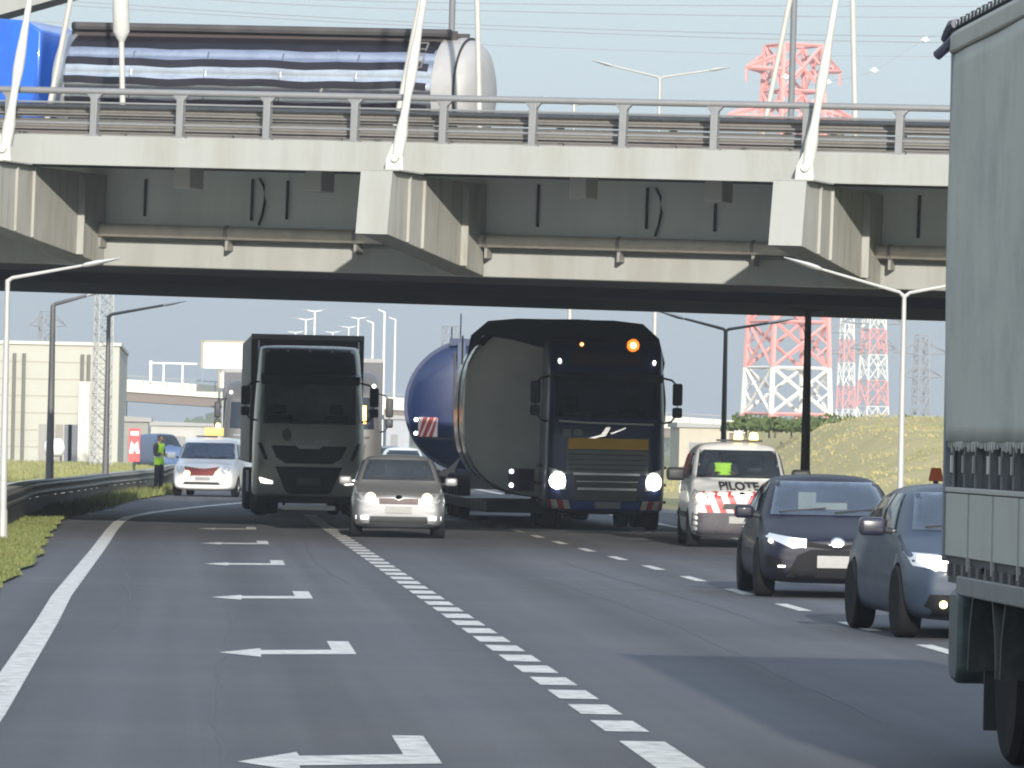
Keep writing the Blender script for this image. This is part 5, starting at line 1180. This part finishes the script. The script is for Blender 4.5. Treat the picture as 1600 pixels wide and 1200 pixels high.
for px, Y, H, w_, lab in ((1362, 1150, 30, 2.6, 'faint red and white pylon, the middle one of the three far ones'), (1320, 1400, 33, 1.9, 'faint grey pylon just right of the big red and white pylon'), (1437, 1250, 26, 1.7, 'faint narrow pylon beside the pale double armed street lamp')):
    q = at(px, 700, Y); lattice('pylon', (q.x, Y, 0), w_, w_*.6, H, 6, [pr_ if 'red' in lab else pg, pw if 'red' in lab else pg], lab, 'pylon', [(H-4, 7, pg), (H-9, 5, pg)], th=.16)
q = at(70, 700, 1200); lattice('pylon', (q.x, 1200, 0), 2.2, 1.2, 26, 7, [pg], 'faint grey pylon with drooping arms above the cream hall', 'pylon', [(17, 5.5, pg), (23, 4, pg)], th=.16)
q = at(158, 700, 300); lattice('lattice_mast', (q.x, 300, 0), .42, .36, 9.0, 12, [mat('mast_grey', (.36,.37,.36), .6)], 'pale grey lattice mast standing in front of the cream hall', 'mast', [], th=.035)
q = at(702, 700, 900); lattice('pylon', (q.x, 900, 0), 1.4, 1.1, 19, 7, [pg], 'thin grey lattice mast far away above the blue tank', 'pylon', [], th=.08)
# cables and marker balls
cab_m = mat('cable_grey', (.16,.17,.19), .7)
def cable(pts, label, r=.055, Y=800):
    P = [at(x, y, Y) for x, y in pts]; n = []
    for i in range(len(P)-1):
        for k in range(6):
            f = k/6; p0_, p1_, p2_, p3_ = P[max(i-1,0)], P[i], P[i+1], P[min(i+2,len(P)-1)]
            n.append(.5*((2*p1_)+(p2_-p0_)*f+(2*p0_-5*p1_+4*p2_-p3_)*f*f+(3*p1_-p0_-3*p2_+p3_)*f**3))
    n.append(P[-1]); mb = MB(); mb.tube(n, r, 6); o = mb.build('power_cable', cab_m, None, 60); tag(o, label, 'cable', 'power cables across the sky'); return o
cable([(-200,-55),(400,-6),(800,6),(1200,9),(1500,10),(1800,8)], 'topmost thin power cable crossing the sky above the overpass')
cable([(-200,-40),(400,4),(800,18),(1200,25),(1500,27),(1800,25)], 'second power cable from the top crossing the sky')
cable([(-200,-20),(400,21),(800,41),(1200,53),(1500,57),(1800,57)], 'third power cable from the top, upper one of a close pair')
cable([(-200,-12),(400,27),(800,47),(1200,61),(1500,67),(1800,69)], 'fourth power cable from the top, lower one of a close pair')
cable([(-200,20),(400,52),(800,72),(1200,85),(1500,89),(1800,90)], 'lowest and faintest power cable crossing the sky', .035)
cable([(1180,145),(1293,128),(1366,110),(1446,62),(1600,-10)], 'thin slanting cable strung with white marker balls on the right', .02, 700)
for x, y, lb in ((1446, 62, 'white marker ball close to the trailer roof corner'), (1366, 110, 'white marker ball right of the big pylon in open sky'), (1293, 128, 'white marker ball just right of the big pylon head'), (1228, 120, 'white marker ball in front of the big pylon head')):
    p = at(x, y, 698 if x != 1228 else 690); mb = MB(); mb.ball(p, .36); mb.cyl(p-V((.5,0,0)), p+V((.5,0,0)), .05, n=6); tag(mb.build('marker_ball', mat('ball_white', (.9,.9,.88), .4), None, 60), lb, 'marker ball')
# distant bridge
def far_bridge():
    Y = 600; a = at(187, 592, Y); b = at(1250, 664, Y); d = b-a; t = empty('distant_bridge', (a.x, Y, 0), 0, 'long pale road bridge far behind the lorries with a white guard frame', 'bridge')
    cm = mat('far_concrete', (.60,.58,.48), .8); um = mat('far_soffit', (.17,.14,.12), .9)
    def Z(x): return a.z + d.z*(x/d.x)
    X1 = d.x+30
    mb = MB(); mb.prism([(0,0,Z(0)), (0,0,Z(0)-1.25), (X1,0,Z(X1)-1.25), (X1,0,Z(X1))], (0, 12, 0)); mb.build('deck', cm, t)
    mb = MB(); mb.prism([(.3,.3,Z(0)-1.26), (.3,.3,Z(0)-2.2), (X1,.3,Z(X1)-2.2), (X1,.3,Z(X1)-1.26)], (0, 11, 0)); mb.build('girder', um, t)
    for i in range(26):
        x = i*2.4; mb = MB(); mb.cyl((x,-.02,Z(x)-.6), (x,-.02,Z(x)+.35), .05, n=5); mb.build('rail_post', mat('far_rail', (.3,.3,.28), .7), t)
    mb = MB(); mb.tube([(0,-.02,Z(0)+.35), (X1,-.02,Z(X1)+.35)], .05, 5); mb.build('rail', mat('far_rail', (.3,.3,.28), .7), t)
    for x in (-1.5, 26, 52, 70):
        mb = MB(); mb.box((x, 1, -.1), (x+2.2, 11, Z(max(x,0))-2.19 if x > 0 else Z(0)-1.3)); mb.build('pier', mat('pier_grey', (.35,.35,.34), .8), t)
    wf = mat('frame_white', (.8,.8,.78), .5); mb = MB(); x0, x1 = (235-187)/15.5, (318-187)/15.5
    mb.box((x0-.12,-.5,Z(0)-.3), (x0+.12,-.3,Z(0)+1.9))
    for x in (x0+1.3, x0+3.2, x0+5.2): mb.box((x-.07,-.5,Z(0)-.4), (x+.07,-.3,Z(0)+1.7))
    mb.box((x0,-.48,Z(0)+1.6), (x1+1,-.32,Z(0)+1.75)); mb.build('guard_frame', wf, t)
far_bridge()
def board(x0, y0, x1, y1, Y, label):
    a = at(x0, y1, Y); b = at(x1, y0, Y); t = empty('sign_board', (a.x, Y, a.z), 0, label, 'sign'); w_, h = b.x-a.x, b.z-a.z
    mb = MB(); mb.box((0,0,0), (w_,.15,h)); mb.build('panel', mat('board_white', (.92,.90,.84), .5), t)
    mb = MB(); mb.box((-.1,-.05,h), (w_+.1,.2,h+.22)); mb.box((-.25,-.05,0), (-.01,.2,h+.2)); mb.build('frame', mat('frame_brown', (.35,.30,.2), .7), t)
    mb = MB(); mb.box((w_*.3,.151,-a.z), (w_*.3+.25,.4,h)); mb.box((w_*.8,.151,-a.z), (w_*.8+.25,.4,h)); mb.build('leg', mat('pier_grey', (.35,.35,.34), .8), t)
board(318, 537, 420, 575, 592, 'large blank white sign board above the distant bridge left of the olive lorry')
board(345, 583, 420, 606, 588, 'smaller blank white sign board just under the large one')
# red and white traffic panel, marker posts, cones
p = gnd(210, 727, 0); Y = 215; p = at(210, 700, Y)
t = empty('traffic_beacon', (p.x, Y, 0), 0, 'tall red and white traffic panel behind the person in the vest', 'traffic sign')
mb = MB(); mb.box((-.2,0,.75), (.2,.06,1.95)); pan = mb.build('panel', mat('panel_red', (.70,.05,.05), .5), t, bevel=.02)
mb = MB(); mb.prism([(-.19,-.004,1.05),(-.05,-.004,1.05),(.0,-.004,1.2),(.08,-.004,1.05),(.19,-.004,1.05),(.12,-.004,1.5),(0,-.004,1.35),(-.12,-.004,1.5)], (0,.003,0)); mb.build('white_mark', white2, pan)
mb = MB(); mb.box((-.15,-.004,1.7), (.15,-.001,1.85)); mb.build('white_band', white2, pan)
mb = MB(); mb.cyl((0,.03,0), (0,.03,.75), .04, n=8); mb.box((-.25,-.15,0), (.25,.2,.1)); mb.build('stand', dark, t)
def cone(px, py, Y, label, z=None):
    p = at(px, py, Y); t = empty('traffic_cone', (p.x, Y, (p.z if z is None else z)), 0, label, 'traffic cone', None)
    og = mat('cone_orange', (.75,.13,.02), .6); mb = MB(); mb.box((-.2,-.2,0), (.2,.2,.04)); mb.build('base', og, t, bevel=.01)
    mb = MB(); mb.lathe([(.04,.15),(.25,.115)], (0,0,0), (0,0,1), 18); mb.lathe([(.40,.08),(.72,.03),(.75,.01)], (0,0,0), (0,0,1), 18); mb.lathe([(.25,.117),(.40,.082)], (0,0,0), (0,0,1), 18); mb.build('cone', og, t)
    mb = MB(); mb.lathe([(.26,.119),(.39,.088)], (0,0,0), (0,0,1), 18); mb.build('white_band', mat('band_white', (.75,.75,.73), .4), t)
# bank on the right
mb = MB(); rows = []; nx, ny = 90, 40
for j in range(ny+1):
    row = []
    for i in range(nx+1):
        x = 15+i*.9; y = 150+j*5
        h = 2.75*smooth(19.5, 25.5, x+ (y-200)*-.055)*smooth(150, 240, y)+.3*smooth(14, 20, x) + .16*math.sin(x*.7+y*.13)+.10*math.sin(x*1.9+y*.31)+.05*math.sin(x*4.1)
        row.append(mb.bm.verts.new((x, y, h-.12 if i and j else -.2)))
    rows.append(row)
for a, b in zip(rows, rows[1:]):
    for i in range(nx): mb.bm.faces.new((a[i], a[i+1], b[i+1], b[i]))
bank = mat('bank_grass', (.42,.35,.16), .95, var=.3, vs=.6, dirt=(.29,.27,.10), dscale=.22, damt=.9, bump=.5, bs=7.)
o = mb.build('grass_bank', bank, None, 60); struct(o)
def tufts(name, n, fx, hr, m, label):
    mb = MB()
    for _ in range(n):
        x, y, z = fx(); h = random.uniform(*hr)
        for k in range(5):
            an = random.uniform(0, 2*PI); l_ = h*random.uniform(.3, .6); wd = h*.12
            mb.face([(x-wd*math.sin(an), y-.02, z), (x+wd*math.sin(an)+.02, y, z), (x+l_*math.cos(an), y+l_*math.sin(an), z+h*random.uniform(.6, 1))])
    return tag(mb.build(name, m, None, 0), label, 'grass', None, 'stuff')
def bankpt():
    while True:
        x = random.uniform(16, 50); y = random.uniform(155, 270)
        h = 2.75*smooth(19.5, 25.5, x+(y-200)*-.055)*smooth(150, 240, y)+.3*smooth(14, 20, x)+.16*math.sin(x*.7+y*.13)+.10*math.sin(x*1.9+y*.31)+.05*math.sin(x*4.1)-.14
        return x, y, h
tufts('dry_grass', 16000, bankpt, (.05, .17), mat('dry_grass', (.40,.34,.15), .9, var=.25, vs=.8, dirt=(.17,.19,.06), dscale=.25, damt=.95), 'dry yellow and green grass covering the bank at the right')
def fieldpt():
    y = random.uniform(215, 325); x = random.uniform(-14, -1.2); return x, y, -.06
tufts('meadow_grass', 12000, fieldpt, (.1, .4), mat('meadow_grass', (.17,.18,.065), .9, var=.5, vs=.8, dirt=(.32,.29,.12), dscale=.3, damt=.9), 'tall meadow grass between the guard rail and the cream hall')
p = at(1463, 752, 105); cone(1463, 752, 105, 'orange traffic cone peeking over the roof of the slate blue car', p.z) if False else None
t = empty('marker_post', (at(1463, 740, 110).x, 110, 0), 0, 'orange marker panel peeking over the roof of the slate blue car', 'traffic sign')
mb = MB(); zt = at(1463, 731, 110).z; zb_ = at(1463, 752, 110).z
mb.prism([(-.14,0,zb_),(.14,0,zb_),(.09,0,zt),(-.09,0,zt)], (0,.08,0)); mb.build('orange_panel', mat('cone_orange', (.75,.13,.02), .6), t, bevel=.02)
mb = MB(); mb.cyl((0,.04,0), (0,.04,zb_), .05, n=8); mb.box((-.2,-.2,0), (.2,.2,.06)); mb.build('post', dark, t)
q = at(-1, 760, 100)
t = empty('traffic_beacon', (q.x-.06, 100, 0), 0, 'slim orange and white post at the left edge beside the guard rail', 'traffic sign')
mb = MB(); mb.box((-.12,0,.8), (.12,.05,1.0)); mb.build('orange_band', mat('cone_orange', (.75,.13,.02), .6), t)
mb = MB(); mb.box((-.12,0,1.001), (.12,.05,1.35)); mb.build('white_band', mat('band_white', (.75,.75,.73), .4), t)
mb = MB(); mb.box((-.03,0,.06), (.03,.05,.8)); mb.box((-.2,-.2,.05), (.2,.2,.1)); mb.build('post', dark, t)
# bits of traffic and sheds under the distant bridge
def far_van(px, Y, label, c, W=2.1, H=2.1):
    p = at(px, 700, Y); t = empty('far_van', (p.x, Y, 0), .3, label, 'van')
    me = carbody(5, W, H, .95, 1.2, .9, 1.6, 4.5, belt=1.2, van=True, n=1); tr = bvh(me); mkobj('body', me, mat('farvan%d' % px, c, .4), t)
    patch(tr, [(-.85,1.25),(.85,1.25),(.75,1.8),(-.75,1.8)], 'windshield', sideglass, t)
    for y in (.9, 4):
        for sx in (1,-1): wheel(t, sx*(W/2-.15), y, .34, .2, sx)
far_van(273, 300, 'blue van behind the person in the vest', (.07,.12,.24), 1.5, 1.8)
q = at(85, 706, 318); t = empty('storage_tank', (q.x, 318, -.06), 0, 'small bright white rounded tank in front of the cream hall', 'tank')
mb = MB(); mb.lathe([(-.55,.05),(-.5,.3),(-.35,.48),(.35,.48),(.5,.3),(.55,.05)], (0,0,1.0), (1,0,.05), 24); mb.build('tank', mat('ball_white', (.9,.9,.88), .4), t)
mb = MB(); mb.box((-.4,-.2,0), (-.3,.2,.6)); mb.build('leg', dark, t); mb = MB(); mb.box((.3,-.2,0), (.4,.2,.6)); mb.build('leg', dark, t)
def shed(x0, x1, ytop, Y, c, label):
    a = at(x0, ytop, Y); b = at(x1, ytop, Y); t = empty('shed', (a.x, Y, 0), 0, label, 'building'); w_ = b.x-a.x
    mb = MB(); mb.box((0,0,-.1), (w_,8,a.z-.25)); mb.build('wall', mat('shed%d' % x0, c, .8, dirt=tuple(v*.7 for v in c), dscale=.4), t)
    mb = MB(); mb.prism([(-.2,-.2,a.z-.249),(w_+.2,-.2,a.z-.249),(w_+.2,-.2,a.z),(-.2,-.2,a.z+.1)], (0,8.4,0)); mb.build('roof', mat('shedroof', (.30,.30,.29), .8), t)
    mb = MB(); mb.box((w_*.2,-.05,-.1), (w_*.5,-.002,a.z*.6)); mb.build('door', mat('shed_door', (.2,.2,.2), .6), t)
shed(190, 232, 652, 360, (.27,.27,.25), 'grey shed under the distant bridge beside the cream hall')
shed(236, 345, 660, 480, (.40,.39,.36), 'low pale shed under the distant bridge behind the white van')
shed(604, 640, 650, 470, (.34,.35,.37), 'pale shed far away between the taupe lorry and blue tank')
shed(1062, 1140, 662, 420, (.42,.38,.30), 'tan shed far away right of the navy lorry')
# bushes along the bank and horizon
def bush(x, y, z, r, label, grp=None):
    t = empty('bush', (x, y, z), 0, label, 'bush', grp); mb = MB()
    for _ in range(260):
        a, b = random.uniform(0, 2*PI), math.acos(random.uniform(-.1, 1)); rr = r*random.uniform(.45, 1)*(1+.2*math.sin(a*3)); c = V((rr*math.sin(b)*math.cos(a)*1.5, rr*math.sin(b)*math.sin(a), rr*math.cos(b)*.8+.1)); s_ = random.uniform(.10, .2)
        u = V((random.uniform(-1,1), random.uniform(-1,1), random.uniform(-1,1))).normalized()*s_; v = u.orthogonal().normalized()*s_*.7; mb.face([c-u, c+v, c+u, c-v])
    mb.build('foliage', mat('bush_leaves', (.07,.10,.025), .8, var=.6, vs=2.), t, 0)
    mb = MB(); mb.cyl((0,0,-.3), (0,0,r*.6), .05, .02, 6); mb.cyl((0,0,0), (r*.4,0,r*.6), .03, .01, 5); mb.build('stem', mat('bark', (.08,.06,.04), .9), t)
for i in range(14):
    Y = 262+random.uniform(-6, 10); px = 1172+i*22+random.uniform(-8, 8); p = at(px, 665, Y); bush(p.x, Y, 2.45, random.uniform(.5, .95), 'dark green bush in the row along the top of the grassy bank', 'bushes along the top of the bank')
# far treeline, one mass
mb = MB()
for _ in range(9000):
    x = random.uniform(-260, 420); y = 1500+random.uniform(-30, 30); hh = 5+2.5*math.sin(x*.05)+1.5*math.sin(x*.17); z = random.uniform(0, hh); s_ = random.uniform(.8, 2.0)
    u = V((random.uniform(-1,1), random.uniform(-.4,.4), random.uniform(-1,1))).normalized()*s_; v = V((u.z, .2, -u.x)).normalized()*s_*.8; c = V((x,y,z)); mb.face([c-u, c+v, c+u, c-v])
tag(mb.build('treeline', mat('treeline_green', (.07,.09,.04), .9), None, 0), 'low hazy line of far woods on the horizon', 'woods', None, 'stuff')
# ------------------------------------------------------------------ air
hz = bpy.data.materials.new('haze_air'); hz.use_nodes = True; n = hz.node_tree.nodes; n.clear()
o = n.new('ShaderNodeOutputMaterial'); v = n.new('ShaderNodeVolumePrincipled'); v.inputs['Color'].default_value = (.80,.86,.95,1); v.inputs['Density'].default_value = .0003; v.inputs['Anisotropy'].default_value = .2
hz.node_tree.links.new(v.outputs[0], o.inputs['Volume'])
mb = MB(); mb.box((-600,-60,-1.2), (900,1900,75)); h = mb.build('haze', hz, None, 0); tag(h, 'thin pale haze hanging over the whole road', 'haze', None, 'stuff')
scene.cycles.volume_bounces = 1
